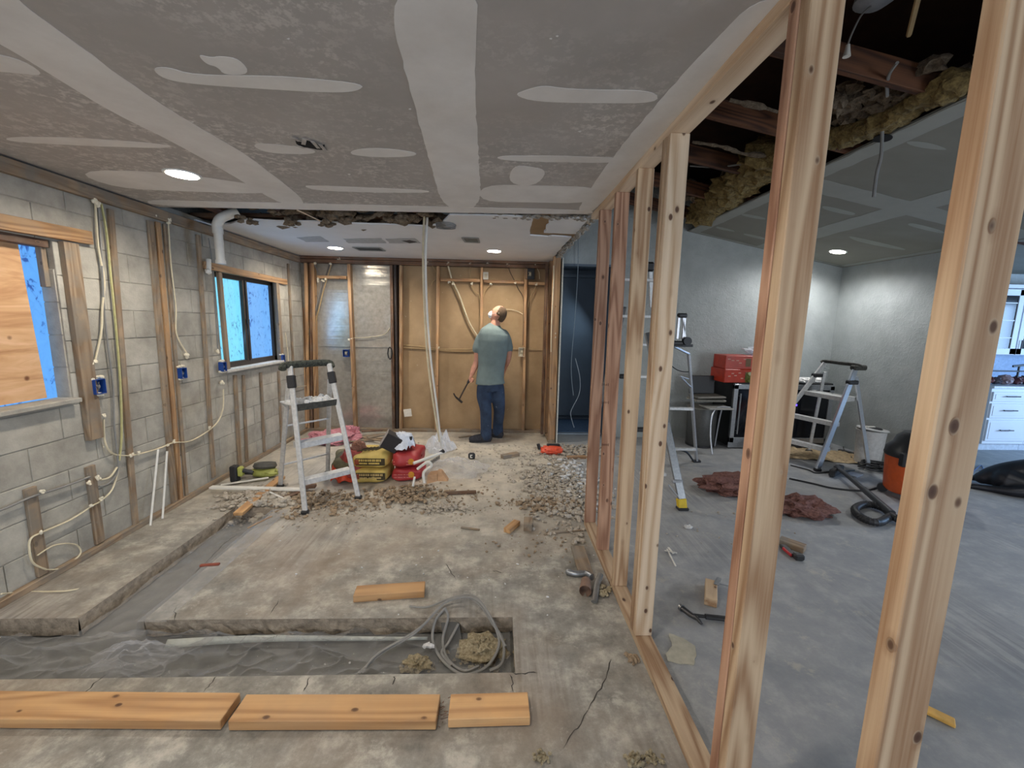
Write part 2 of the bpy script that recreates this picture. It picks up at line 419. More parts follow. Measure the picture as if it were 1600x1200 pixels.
RUBD = fluffy('brown_rubble', S(122, 102, 80), S(184, 162, 134), .5, 50)
def emit(name, c, st, var=None):
    t = NT(name); t.b.inputs['Base Color'].default_value = (0, 0, 0, 1) if var else c
    t.b.inputs['Emission Color'].default_value = c; t.b.inputs['Emission Strength'].default_value = st; t.b.inputs['Roughness'].default_value = .2
    if var:
        m = t.co((1, 1, .6)); n = t.noise(m, 16, 5, .6, 1.6); r = t.ramp(n, 0, [(.34, var), (.43, c), (1, tuple(min(1, x*1.25) for x in c[:3]))]); t.l(r, 0, t.b, 'Emission Color')
    return t.m
LAMP = emit('lamp_glow', (1, .95, .86, 1), 14)
WINA = emit('wrapped_window_light', S(96, 164, 240), .95, S(52, 92, 168)); WINB = emit('bright_window_light', S(120, 208, 240), 1.0, S(86, 150, 196))
WINC = emit('blue_window_light', S(112, 172, 238), .95, S(66, 110, 186))
def clearfilm(name, op=.04, k=.5, tint=(.42, .42, .42, 1), rough=.09):
    t = NT(name); n = t.noise(t.co(), 7, 4, .6, .8); t.set(tint, rough, 0, (n, 0), .6, .03)
    tr = t.n('ShaderNodeBsdfTransparent'); mx = t.n('ShaderNodeMixShader'); gl = t.n('ShaderNodeLayerWeight'); gl.inputs['Blend'].default_value = .3
    f = t.math('ADD', t.math('MULTIPLY', (gl, 'Facing'), k), op, True); t.t.links.new(f[0].outputs[0], mx.inputs[0]); t.l(tr, 0, mx, 1); t.l(t.b, 0, mx, 2); t.l(mx, 0, t.out, 'Surface'); return t.m
FILM = clearfilm('clear_polythene', .10, .7); FILMT = clearfilm('crumpled_clear_polythene', .10, .5, (.7, .7, .72, 1)); FILMW = clearfilm('milky_polythene', .45, .5, (.86, .88, .92, 1), .3)
# ================================================================ SETTING
XW, XB = -2.84, .759           # inside face of the block wall, left face of the new stud wall
ZC, YE = 2.56, 3.58            # ceiling height, far edge of the new drywall ceiling
YB = 6.16                      # front of the far framed wall
# ---- floor with its cut trench along the front and the left
TD = -.105
xl, xr = -9.0, 11.0
tA = [F(-330, 1058), F(803, 1052)]
y0, y1 = 1.765, 2.145
sxl, sxr = -2.30, -1.93        # side branch of the trench
syt = 3.55
fl = MB()
def slab(xa, ya, xb, yb, z=0.0): fl.add([(xa, ya, z), (xb, ya, z), (xb, yb, z), (xa, yb, z)], [(0, 1, 2, 3)])
slab(-3.1, -3.6, 11, y0); slab(.115, y0, 11, y1); slab(sxr, y1, 11, syt); slab(-3.1, syt, 11, 7.6)
slab(-3.1, y1+.02, sxl, syt)
fl.add([(-3.1, y0, 0), (-2.95, y0, 0), (-2.95, y1+.02, 0), (-3.1, y1+.02, 0)], [(0, 1, 2, 3)])
floor = struct('floor', fl, CONC)
obj('sub_base', MB().box((4, 2, TD-.03), (15, 12, .04)), plain('compacted_base', S(104, 102, 96), .9, var=.25, sc=9), floor, M=Matrix())
# broken faces of the cut
random.seed(3)
def cutface(name, a, b, n, amp, bot=TD):
    a, b = V(a), V(b); d = (b-a).normalized(); nr = V((-d.y, d.x, 0)); vs = []; fs = []
    for i in range(n+1):
        p = a+(b-a)*(i/n)
        for k in range(4):
            o = (0 if k == 0 else random.uniform(0, amp)*(1+.8*k)); vs.append(p+nr*o+V((0, 0, bot*k/3)))
    for i in range(n):
        for k in range(3): fs.append((i*4+k, (i+1)*4+k, (i+1)*4+k+1, i*4+k+1))
    return obj(name, MB().add(vs, fs), CEDGE, floor, M=Matrix())
cutface('trench_edge', (sxr, y1, 0), (.115, y1, 0), 60, .006)
cutface('trench_edge', (.115, y1, 0), (.115, y0, 0), 10, .004)
cutface('trench_edge', (.115, y0, 0), (-2.95, y0, 0), 30, .002)
cutface('trench_edge', (sxl, syt, 0), (sxl, y1+.02, 0), 30, .003)
cutface('trench_edge', (sxr, y1, 0), (sxr, syt, 0), 30, .003)
cutface('trench_edge', (sxr, syt, 0), (sxl, syt, 0), 8, .003)
cutface('trench_edge', (sxl, y1+.02, 0), (-2.95, y1+.02, 0), 12, .003)
# hardened plaster splash on the slab beyond the stud wall
obj('dried_plaster_splash', MB().prism(jag([F(*p, .001) for p in ((1045, 990), (1068, 998), (1086, 1010), (1088, 1022), (1084, 1040), (1062, 1038), (1043, 1033), (1040, 1022), (1050, 1010))], .02, .004), (0, 0, .003)), plain('dried_plaster', S(176, 170, 152), .8), floor, M=Matrix())

# ---- left wall: concrete blocks laid course by course
wl = sroot('wall_left')
W1 = (1.40, 2.84, 1.115, 2.16)      # openings: y0, y1, z0, z1
W2 = (4.37, 5.55, 1.12, 2.13)
mb = MB(); BX = XW-.006
def quadx(ya, za, yb, zb, X=BX): mb.add([(X, ya, za), (X, yb, za), (X, yb, zb), (X, ya, zb)], [(0, 1, 2, 3)])
ys = [-3.6, W1[0], W1[1], W2[0], W2[1], 6.9]
for i, (ya, yb) in enumerate(zip(ys, ys[1:])):
    if i == 1: quadx(ya, -.02, yb, W1[2]); quadx(ya, W1[3], yb, 2.6)
    elif i == 3: quadx(ya, -.02, yb, W2[2]); quadx(ya, W2[3], yb, 2.6)
    else: quadx(ya, -.02, yb, 2.6)
for w in (W1, W2):                  # reveals
    a, b, c, d = w; X0, X1 = XW, XW-.21
    mb.add([(X0, a, c), (X1, a, c), (X1, a, d), (X0, a, d)], [(0, 1, 2, 3)]); mb.add([(X0, b, c), (X1, b, c), (X1, b, d), (X0, b, d)], [(0, 1, 2, 3)])
    mb.add([(X0, a, c), (X1, a, c), (X1, b, c), (X0, b, c)], [(0, 1, 2, 3)]); mb.add([(X0, a, d), (X1, a, d), (X1, b, d), (X0, b, d)], [(0, 1, 2, 3)])
obj('mortar_bed', mb, MORT, wl, M=Matrix())
CH, CL = .2125, .425; cache = {}
def block_mesh(L, H):
    k = (round(L, 3), round(H, 3))
    if k not in cache:
        a, b, c = .012, L/2-.003, H/2-.003; q = .003
        m = MB(); m.add([(0, -b, -c), (0, b, -c), (0, b, c), (0, -b, c), (a-q, -b, -c), (a-q, b, -c), (a-q, b, c), (a-q, -b, c), (a, -b+q, -c+q), (a, b-q, -c+q), (a, b-q, c-q), (a, -b+q, c-q)],
              [(8, 9, 10, 11), (4, 5, 9, 8), (5, 6, 10, 9), (6, 7, 11, 10), (7, 4, 8, 11), (0, 1, 5, 4), (1, 2, 6, 5), (2, 3, 7, 6), (3, 0, 4, 7)])
        cache[k] = m.mesh('block', [CMU])
    return cache[k]
rb = random.Random(5)
for r in range(12):
    z = r*CH+.005; off = (r % 2)*CL/2
    y = .62+off
    while y < 6.25:
        ya, yb = y, min(y+CL, 6.25); y += CL
        segs = [(ya, yb)]
        for w in (W1, W2):
            if z+CH*.5 > w[2] and z+CH*.5 < w[3]:
                ns = []
                for a, b in segs:
                    if b <= w[0] or a >= w[1]: ns.append((a, b)); continue
                    if a < w[0]-.04: ns.append((a, w[0]))
                    if b > w[1]+.04: ns.append((w[1], b))
                segs = ns
        for a, b in segs:
            if b-a < .05: continue
            zz, hh = z+CH/2, CH
            for w in (W1, W2):
                if a < w[1]-.02 and b > w[0]+.02 and z < w[2] < z+CH: hh = w[2]-z; zz = z+hh/2
            if hh < .06: continue
            link('block', block_mesh(b-a, hh), wl, Matrix.Translation((XW-.012+rb.uniform(-.0015, .0015), (a+b)/2, zz)))
# block courses of the window reveals
for w in (W1, W2):
    for j in range(5):
        zz = w[2]+.1+j*CH
        if zz+.1 > w[3]: break
        link('block', block_mesh(.2, CH), wl, Matrix.Translation((XW-.105, w[1]+.006, zz)) @ Matrix.Rotation(-math.pi/2, 4, 'Z'))
# concrete sill caps
obj('window_sill', MB().box((XW-.075, (W1[0]+W1[1])/2, W1[2]-.012), (.27, W1[1]-W1[0], .03), None, .004), CMU, wl, M=Matrix())
obj('window_sill', MB().box((XW-.07, (W2[0]+W2[1])/2-.03, W2[2]-.005), (.27, W2[1]-W2[0]-.02, .03), None, .004), plain('pale_sill', S(196, 192, 184), .8), wl, M=Matrix())

# window_1: boarded with plywood, a strip of wrapped glass left bright
w1 = sroot('window_1'); XG = XW-.09
obj('pane', MB().box((XG-.01, 2.12, 1.64), (.01, 1.44, 1.05)), WINA, w1, M=Matrix())
def plym():
    t = NT('construction_plywood'); n = t.noise(t.co((1, .55, 3.4), 'Object'), 3.2, 4, .6, 1.2); r = t.ramp(n, 0, [(.3, S(178, 130, 88)), (.5, S(208, 164, 120)), (.7, S(224, 184, 144))])
    v = t.n('ShaderNodeTexVoronoi'); v.inputs['Scale'].default_value = 4.2; t.l(t.tc, 'Object', v, 'Vector'); k = t.ramp(v, 'Distance', [(.05, (1, 1, 1)), (.09, (0, 0, 0))])
    return t.set(t.mix((k, 0), (r, 0), S(110, 66, 38)), .8, 0, (n, 0), .2, .002)
py = WX(62, 500, XG+.05)
pa, pb = WX(72, 614, XG+.012), WX(27, 373, XG+.012)
obj('plywood_sheet', MB().prism([(XG+.002, 1.42, 1.13), (XG+.002, pa.y, 1.13), (XG+.002, pb.y-.005, 2.15), (XG+.002, 1.42, 2.15)], (.012, 0, 0)), plym(), w1, M=Matrix())
lumber('opening_head', (XG+.04, 1.42, 2.12), (XG+.04, 2.83, 2.12), .08, .07, WD, w1)
lumber('frame_post', (XG+.035, 2.82, 1.84), (XG+.035, 2.82, 2.09), .03, .04, WF, w1)
lumber('header_board', WX(-40, 339, XW+.02), WX(141, 372, XW+.02), .04, .088, WO, w1)
lumber('jamb_board', WX(107, 379, XW+.02), WX(148, 686, XW+.02), .10, .04, WF, w1, up=(1, 0, 0))
# window_2: sliding window in dark metal
w2 = sroot('window_2'); XG = XW-.07
FR = plain('dark_bronze_frame', S(64, 56, 50), .5, .3)
a, b, c, d = W2; c += .01
for n_, p in (('window_frame', [((XG, a, c+.03), (XG, b, c+.03), .05, .06), ((XG, a, d-.025), (XG, b, d-.025), .05, .05), ((XG, a+.02, c), (XG, a+.02, d), .04, .05), ((XG, b-.03, c), (XG, b-.03, d), .06, .05)]),):
    m = MB()
    for p0, p1, w, t_ in p: m.beam(p0, p1, w, t_, (1, 0, 0) if abs(p0[1]-p1[1]) < 1e-6 else (0, 0, 1))
    obj(n_, m, FR, w2, M=Matrix())
m = MB(); ym = (a+b)/2-.06
m.beam((XG+.015, ym, c+.05), (XG+.015, ym, d-.04), .035, .035, (1, 0, 0)); m.beam((XG+.03, ym+.045, c+.05), (XG+.03, ym+.045, d-.04), .03, .02, (1, 0, 0))
obj('meeting_rail', m, FR, w2, M=Matrix())
obj('latch', MB().box((XG+.05, ym+.02, (c+d)/2), (.02, .03, .05), None, .005), FR, w2, M=Matrix())
obj('pane', MB().box((XG-.02, (a+ym)/2, (c+d)/2), (.008, ym-a, d-c)), WINB, w2, M=Matrix())
obj('pane', MB().box((XG-.01, (b+ym)/2, (c+d)/2), (.008, b-ym, d-c)), WINC, w2, M=Matrix())
lumber('header_board', WX(318, 414, XW+.02), WX(447, 441, XW+.02), .04, .07, WO, w2)
lumber('jamb_board', WX(342, 425, XW+.02), WX(356, 580, XW+.02), .055, .03, WF, w2, up=(1, 0, 0))
lumber('jamb_board', WX(432, 442, XW+.02), WX(440, 566, XW+.02), .07, .035, WF, w2, up=(1, 0, 0))

# furring strips, plates
fur = sroot('trim_1')
def strip(x0, ya, x1, yb, w, m=WF, d=.022, X=XW):
    return lumber('furring_strip', WX(x0, ya, X+d/2), WX(x1, yb, X+d/2), w, d, m, fur, up=(1, 0, 0))
for s in ((172, 327, 213, 836, .045), (234, 345, 273, 792, .055), (246, 347, 283, 786, .045, WO), (257, 350, 292, 779, .03), (309, 367, 334, 746, .045),
          (367, 586, 375, 733, .05), (380, 586, 386, 722, .035), (407, 582, 413, 706, .035), (435, 580, 440, 690, .035), (450, 412, 462, 650, .035), (474, 414, 479, 668, .05, WO),
          (46, 762, 67, 898, .065), (140, 728, 156, 848, .065)): strip(*s)
lumber('base_plate', (XW+.02, .5, .021), (XW+.02, YB, .021), .04, .042, WF, fur, up=(0, 0, 1))
lumber('top_plate', (XW+.02, .5, ZC-.055), (XW+.02, YB, ZC-.055), .04, .085, WF, fur)

# ---- ceiling of the first room: new drywall with taped joints
ce = struct('ceiling', MB().prism([(-3.05, -3.6, ZC), (XB+.1, -3.6, ZC), (XB+.1, YE-.06, ZC), (XB, YE-.07, ZC), (-.5, YE-.03, ZC), (-3.05, YE+.13, ZC)], (0, 0, .014)), DRY)
def patch(pts, th, seed=0, amp=.012, m=MUD, name='joint_compound', pf=None):
    pp = [pf(*p) if pf else F(p[0], p[1], ZC-.0005) for p in pts]
    pp = chaikin(pp, 2)
    return obj(name, MB().prism(jag(pp, .04, amp*.35, seed), (0, 0, -th)), m, ce if not pf else ce2, M=Matrix())
patch([(598, -30), (748, -30), (744, 60), (742, 150), (748, 240), (752, 327), (692, 327), (668, 240), (638, 130)], .0012, 1, .01)
patch([(-60, -40), (20, -12), (37, 8), (94, 49), (240, 157), (337, 214), (394, 247), (487, 321), (442, 321), (367, 276), (270, 221), (176, 176), (86, 120), (0, 67), (-60, 40)], .0016, 2, .01)
patch([(236, 106), (262, 104), (300, 117), (420, 118), (480, 122), (570, 131), (560, 142), (520, 145), (400, 138), (300, 131), (255, 123)], .0012, 3)
patch([(308, 84), (330, 90), (345, 87), (375, 92), (392, 116), (350, 117), (340, 104), (322, 100)], .001, 4, .02)
patch([(394, 225), (420, 224), (490, 232), (494, 241), (430, 240), (404, 234)], .0012, 5)
patch([(545, 238), (560, 232), (600, 231), (652, 238), (648, 244), (600, 246), (556, 243)], .0012, 6)
patch([(802, 148), (822, 140), (849, 133), (880, 138), (927, 140), (1025, 141), (1029, 161), (931, 161), (837, 159)], .0012, 7, .006)
patch([(770, 246), (800, 242), (980, 246), (976, 255), (800, 252)], .0012, 8)
patch([(800, 258), (830, 260), (857, 267), (836, 291), (794, 287)], .0012, 9, .02)
patch([(750, 288), (850, 290), (945, 293), (922, 318), (830, 316), (750, 315)], .001, 10, .006)
patch([(470, 290), (500, 290), (600, 294), (672, 297), (668, 302), (500, 299)], .0012, 11)
patch([(10, 213), (130, 215), (270, 226), (262, 232), (120, 227), (10, 221)], .0008, 12)
patch([(110, 266), (250, 267), (430, 293), (420, 303), (290, 299), (180, 294)], .0009, 13)
patch([(-30, 78), (40, 95), (72, 119), (20, 113), (-30, 110)], .001, 14)
patch([(1180, -2), (1120, 60), (1060, 122), (985, 210), (935, 275), (905, 322), (905, 334), (926, 334), (1245, -2)], .0011, 15, .012)
patch([(225, 312), (300, 314), (400, 316), (700, 323), (926, 328), (926, 335), (700, 332), (450, 327), (238, 321)], .0018, 16, .004)
for i, (x, y) in enumerate(((545, 272), (585, 300), (640, 170), (905, 205), (300, 190), (860, 60), (870, 56), (450, 60))): patch([(x-3, y), (x+3, y-1), (x+2, y+2)], .001, 30+i, .003)
# torn hole in the drywall, its inner shade painted as a flat patch
hole = [(461, 218), (470, 222), (478, 219), (492, 223), (500, 228), (507, 226), (506, 234), (494, 233), (480, 230), (470, 229), (463, 224)]
obj('torn_hole', MB().prism([F(x, y, ZC-.001) for x, y in hole], (0, 0, -.002)), plain('flat_hole_shade', S(24, 20, 18), 1), ce, M=Matrix())
for i, (p, q) in enumerate((((459, 216), (468, 221)), ((476, 217), (474, 226)), ((500, 226), (508, 235)), ((466, 228), (476, 232)), ((488, 221), (498, 232)))):
    obj('torn_paper', MB().beam(F(*p, ZC-.012), F(*q, ZC-.004), .02, .002), DRY, ce, M=Matrix())

# old white ceiling at the far end
oc = [(306, 345), (330, 352), (360, 350), (385, 343), (430, 346), (500, 347), (560, 350), (600, 351), (670, 354), (690, 350), (703, 336), (800, 338), (832, 340), (828, 368), (856, 370), (862, 369), (893, 371), (880, 384), (865, 402)]
pts = [F(x, y, ZC) for x, y in oc]
poly = [V((-3.05, pts[0].y, ZC))]+pts+[V((.80, 6.3, ZC)), V((-3.05, 6.3, ZC))]
oldc = struct('ceiling_2', MB().prism(jag(poly, .09, .008, 9), (0, 0, .014)), WHITEC)
obj('ceiling_piece', MB().prism(jag([F(x, y, ZC) for x, y in ((860, 342), (908, 341), (918, 345), (900, 366), (850, 364))], .05, .01, 8), (0, 0, .014)), WHITEC, oldc, M=Matrix())
obj('exposed_lath_board', MB().prism([F(x, y, ZC+.018) for x, y in ((828, 336), (868, 336), (850, 372), (822, 370))], (0, 0, .012)), FIB, oldc, M=Matrix())
obj('exposed_lath_board', MB().prism([F(x, y, ZC+.0185) for x, y in ((840, 362), (905, 366), (900, 376), (836, 370))], (0, 0, .012)), FIB, oldc, M=Matrix())
for i, q in enumerate(([(463, 371), (500, 369), (515, 378), (478, 378)], [(536, 373), (596, 372), (604, 380), (545, 380)], [(602, 373), (648, 372), (658, 380), (608, 380)])):
    obj('grey_patch', MB().prism(jag([F(x, y, ZC-.001) for x, y in q], .08, .01, i), (0, 0, -.001)), plain('grey_ceiling_patch', S(176, 177, 176), .9), oldc, M=Matrix())

# ---- far framed wall
wb = sroot('wall_back')
YS = YB                       # front face of studs
def bstud(xt, xb, w=.04, m=WO, dz=0): 
    p0 = DY(xt, 408, YS+.045); p1 = DY(xb, 672, YS+.045)
    return lumber('stud', (p1.x, YS+.045, .04), (p0.x, YS+.045, ZC-.1), w, .089, m, wb, up=(0, 1, 0))
for a_, b_ in ((479, 484), (490, 495)): bstud(a_, b_, .04)
bstud(546, 556, .045); bstud(612, 616, .04, WD); bstud(627, 627, .042); bstud(685, 682, .04); bstud(753, 752, .038); bstud(822, 817, .04); bstud(855, 852, .035)
bstud(487, 489, .03, WD)
lumber('bottom_plate', (XW+.03, YS+.045, .02), (.84, YS+.045, .02), .04, .089, WF, wb, up=(0, 1, 0))
lumber('top_plate', (XW+.03, YS+.045, ZC-.02), (.84, YS+.045, ZC-.02), .04, .089, WD, wb, up=(0, 1, 0))
lumber('top_plate', (XW+.03, YS+.045, ZC-.07), (.84, YS+.045, ZC-.07), .05, .089, WD, wb, up=(0, 1, 0))
zb = DY(700, 437, YS).z
for xa, xb2, zz in ((495, 541, DY(520, 433, YS).z), (688, 750, zb), (756, 819, DY(790, 440, YS).z), (826, 852, DY(840, 443, YS).z)):
    p = DY(xa, 437, YS); q = DY(xb2, 437, YS); lumber('blocking', (p.x, YS+.04, zz), (q.x, YS+.04, zz), .042, .07, WO, wb, up=(0, 1, 0))
def bpanel(x0, x1, m, name, amp=0):
    p = DY(x0, 500, YS+.09).x; q = DY(x1, 500, YS+.09).x
    if not amp: return obj(name, MB().box(((p+q)/2, YS+.10, 1.27), (q-p, .014, 2.5)), m, wb, M=Matrix())
    return obj(name, MB().sheet(lambda u, v: V((p+(q-p)*u, YS+.088+amp*noise.noise(V((u*1.2, v*26, amp*99)))+amp*.8*noise.noise(V((u*2, v*3, 3))), .02+2.5*v)), 24, 90), m, wb, smooth=True, M=Matrix())
bpanel(470, 549, FOIL, 'vapour_barrier', .002); bpanel(549, 613, FOIL, 'vapour_barrier', .005)
bpanel(627, 685, FIB, 'fiberboard_panel'); bpanel(685.3, 752, FIB, 'fiberboard_panel'); bpanel(752.3, 822, FIB, 'fiberboard_panel'); bpanel(822.3, 866, FIB, 'fiberboard_panel')
obj('dark_chase', MB().box((DY(619, 500, YS+.09).x, YS+.10, 1.27), (.2, .01, 2.5)), plain('dark_chase_board', S(60, 44, 34), .9), wb, M=Matrix())  # even dark brown strip behind the pipe
obj('vent_pipe', MB().tube([DY(617, 402, YS+.05), DY(620, 560, YS+.05), DY(621, 672, YS+.05)], .028, 14), plain('rusty_iron_pipe', S(52, 42, 38), .6), wb, smooth=True, M=Matrix())
# short return wall at the right end
xr0 = .80
for yy in (5.66, 5.70, 6.08): lumber('stud', (xr0, yy, .04), (xr0-.005, yy, ZC), .10, .04, WO, wb, up=(0, 1, 0))
lumber('stud', (xr0-.10, 5.98, .04), (xr0-.10, 5.98, ZC-.05), .04, .089, WD, wb, up=(0, 1, 0))
lumber('bottom_plate', (xr0, 5.63, .02), (xr0, 6.16, .02), .10, .04, WF, wb)
obj('drywall_edge', MB().box((.872, 5.9, 1.27), (.016, .56, 2.54)), plain('pale_drywall_edge', S(206, 206, 196), .8), wb, M=Matrix())
obj('fiberboard_panel', MB().box((.848, 5.93, 1.27), (.012, .45, 2.5)), FIB, wb, M=Matrix())

# ---- second room: grey walls, sloping taped ceiling, opening to kitchen
XR, YG = 5.0, 5.98
yq, zq = YG, 4.3
wr = struct('wall_rear', MB().add([(1.62, YG, -.02), (XR, YG, -.02), (XR, YG, 2.56), (1.62, YG, vz(1.62)+.6)], [(0, 1, 2, 3)])
    .add([(.86, YG, 2.50), (1.62, YG, 2.50), (1.62, YG, 4.0), (.86, YG, 4.0)], [(0, 1, 2, 3)]), GREY)
obj('opening_lining', MB().box((1.64, YG+.06, 1.27), (.03, .13, 2.54)).box((1.25, YG+.06, 2.50), (.8, .13, .03)), BLUEW, wr, M=Matrix())
struct('wall_right', MB().add([(XR, 4.28, -.02), (XR, YG, -.02), (XR, YG, 2.6), (XR, 4.28, 2.6)], [(0, 1, 2, 3)]).add([(XR, 4.28, -.02), (XR+.12, 4.28, -.02), (XR+.12, 4.28, 2.6), (XR, 4.28, 2.6)], [(0, 1, 2, 3)])
    .add([(XR+.12, 4.28, -.02), (XR+.12, 6.4, -.02), (XR+.12, 6.4, 2.6), (XR+.12, 4.28, 2.6)], [(0, 1, 2, 3)]), GREY)
# hallway beyond the tall opening
hm = MB(); hm.add([(.88, 7.12, 0), (1.9, 7.12, 0), (1.9, 7.12, 2.6), (.88, 7.12, 2.6)], [(0, 1, 2, 3)]).add([(1.66, YG, 0), (1.66, 7.12, 0), (1.66, 7.12, 2.6), (1.66, YG, 2.6)], [(0, 1, 2, 3)]).add([(.885, 6.2, 0), (.885, 7.12, 0), (.885, 7.12, 2.6), (.885, 6.2, 2.6)], [(0, 1, 2, 3)])
hm.add([(.88, YG+.12, 2.57), (1.9, YG+.12, 2.57), (1.9, 7.2, 2.57), (.88, 7.2, 2.57)], [(0, 1, 2, 3)])
hall = struct('wall_hallway', hm, BLUEW)
obj('crown_moulding', MB().beam((.88, 7.08, 2.47), (1.66, 7.08, 2.47), .12, .05), BLUEW, hall, M=Matrix())
obj('hallway_baseboard', MB().beam((.88, 7.10, .06), (1.66, 7.10, .06), .12, .02), plain('dark_skirting', S(44, 54, 64), .5), hall, M=Matrix())
obj('hall_tile', MB().box((1.27, 6.68, .004), (.78, .9, .008)), plain('blue_grey_tile', S(112, 136, 166), .25), hall, M=Matrix())
obj('threshold', MB().box((1.27, 6.12, .008), (.78, .05, .016), None, .004), plain('pale_threshold', S(170, 180, 190), .5), hall, M=Matrix())
hl = area_light('hallway_added_light', (1.27, 7.0, 1.9), (1.2, 6.0, .6), .3, .9, 3, (.62, .82, 1)); hl.location = (1.62, 6.7, 1.7); hl.rotation_euler = (V((.9, 6.75, 1.2))-V(hl.location)).to_track_quat('-Z', 'Y').to_euler()  # added lamp without a visible source, brightens the hallway
# sloping ceiling
XO = 2.67
c2 = MB().add([(XO, -3.6, vz(XO)), (XR+.02, -3.6, vz(XR+.02)), (XR+.02, YG, vz(XR+.02)), (XO, YG, vz(XO))], [(0, 1, 2, 3)])
c2.add([(XO, -3.6, vz(XO, .014)), (XR+.02, -3.6, vz(XR+.02, .014)), (XR+.02, YG, vz(XR+.02, .014)), (XO, YG, vz(XO, .014))], [(3, 2, 1, 0)])
c2.add([(XR, -3.6, 2.556), (11, -3.6, 2.556), (11, 6.4, 2.556), (XR, 6.4, 2.556)], [(0, 1, 2, 3)])
ce2 = struct('ceiling_3', c2, CEILB)
vp = lambda x, y: VP(x, y, -.001)
def band(X0, Y0, X1, Y1, w, th, seed):
    a, b = V((X0, Y0, 0)), V((X1, Y1, 0)); d = (b-a).normalized(); n = V((-d.y, d.x, 0))*w/2
    pp = jag([a-n, b-n, b+n, a+n], .1, .008, seed)
    for p in pp: p.z = vz(p.x, -.001)
    obj('joint_compound', MB().prism(pp, (0, 0, -th)), MUDB, ce2, M=Matrix())
band(3.77, -1, 3.77, 5.95, .24, .0012, 1); band(2.7, 3.86, 4.9, 3.86, .26, .0016, 2); band(2.75, 0, 2.75, 5.9, .13, .001, 3); band(2.7, 5.93, 4.98, 5.93, .06, .001, 4); band(4.93, 1, 4.93, 5.95, .07, .001, 5)
band(2.7, 1.45, 4.9, 1.45, .26, .0016, 6)
for i, q in enumerate((((1285, 320), (1330, 331), (1338, 334), (1330, 337), (1285, 327)), ((1418, 349), (1430, 349), (1475, 361), (1475, 366), (1420, 353)), ((1322, 368), (1345, 372), (1418, 389), (1410, 391), (1340, 378)),
                       ((1120, 353), (1150, 361), (1145, 362), (1118, 357)), ((1160, 364), (1195, 371), (1195, 375), (1165, 368)), ((1160, 333), (1196, 340), (1196, 344), (1158, 337)), ((1410, 220), (1450, 222), (1490, 236), (1430, 230)))):
    patch(q, .0012, 50+i, .006, MUDB, pf=vp)
# kitchen end and the outer shell of the house
struct('wall_kitchen', MB().add([(XR+.1, 6.15, 0), (11, 6.15, 0), (11, 6.15, 2.6), (XR+.1, 6.15, 2.6)], [(0, 1, 2, 3)]), GREY)
sh = MB()
sh.add([(11, -3.6, 0), (11, 6.2, 0), (11, 6.2, 2.6), (11, -3.6, 2.6)], [(0, 1, 2, 3)])
sh.add([(-3.05, -3.6, 0), (11, -3.6, 0), (11, -3.6, 4.6), (-3.05, -3.6, 4.6)], [(0, 1, 2, 3)])
sh.add([(-3.05, -3.6, -.2), (-3.05, 7.6, -.2), (-3.05, 7.6, 4.6), (-3.05, -3.6, 4.6)], [(0, 1, 2, 3)])
sh.add([(-3.05, 7.6, 0), (11, 7.6, 0), (11, 7.6, 4.6), (-3.05, 7.6, 4.6)], [(0, 1, 2, 3)])
struct('wall_outer', sh, GREY)
# attic: roof boards and sloping rafters seen through the opening
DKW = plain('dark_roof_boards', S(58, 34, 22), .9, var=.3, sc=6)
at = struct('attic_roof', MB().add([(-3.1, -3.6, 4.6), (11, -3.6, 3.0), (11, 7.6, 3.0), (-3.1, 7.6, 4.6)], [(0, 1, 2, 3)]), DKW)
def rafter(yy, x0=.4, x1=5.4, up=.0, h=.14): 
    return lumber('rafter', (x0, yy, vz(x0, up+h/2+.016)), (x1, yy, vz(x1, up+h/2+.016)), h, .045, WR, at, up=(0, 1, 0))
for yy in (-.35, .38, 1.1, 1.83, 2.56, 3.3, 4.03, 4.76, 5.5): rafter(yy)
# roof rafters over the first room, seen through the gap
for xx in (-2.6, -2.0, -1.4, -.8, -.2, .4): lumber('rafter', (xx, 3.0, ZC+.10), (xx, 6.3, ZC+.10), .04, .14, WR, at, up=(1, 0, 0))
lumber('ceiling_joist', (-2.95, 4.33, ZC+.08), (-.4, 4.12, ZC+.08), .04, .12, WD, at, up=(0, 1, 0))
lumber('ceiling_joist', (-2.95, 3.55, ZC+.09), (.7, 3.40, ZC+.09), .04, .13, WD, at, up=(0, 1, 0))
obj('added_dark_sheet', MB().add([(XB+.09, -3.6, ZC+.016), (XB+.09, YE, ZC+.016), (XB+.09, YE, 4.5), (XB+.09, -3.6, 4.5)], [(0, 1, 2, 3)]), DKW, at, M=Matrix())  # added sheet that keeps the view up through the opening dark
# cracks in the slab, one by one
def crack(pts, w=.006):
    pp = [F(x, y, .0) for x, y in pts]; rnd = random.Random(len(pts)*7+int(pts[0][0])); out = []
    for p, q in zip(pp, pp[1:]):
        for k in range(6): t_ = k/6; out.append(p.lerp(q, t_)+V((rnd.uniform(-1, 1), rnd.uniform(-1, 1), 0))*.006)
    out.append(pp[-1]); L = []; R_ = []
    for i, p in enumerate(out):
        d = (out[min(i+1, len(out)-1)]-out[max(i-1, 0)]).normalized(); n = V((-d.y, d.x, 0)); ww = w*rnd.uniform(.3, 1)*(1 if 0 < i < len(out)-1 else .1)
        L.append(p+n*ww/2+V((0, 0, .0012))); R_.append(p-n*ww/2+V((0, 0, .0012)))
    n_ = len(L); return obj('crack', MB().add(L+R_, [(i, i+1, n_+i+1, n_+i) for i in range(n_-1)]), plain('dark_crack', S(58, 54, 48), 1), floor, M=Matrix())
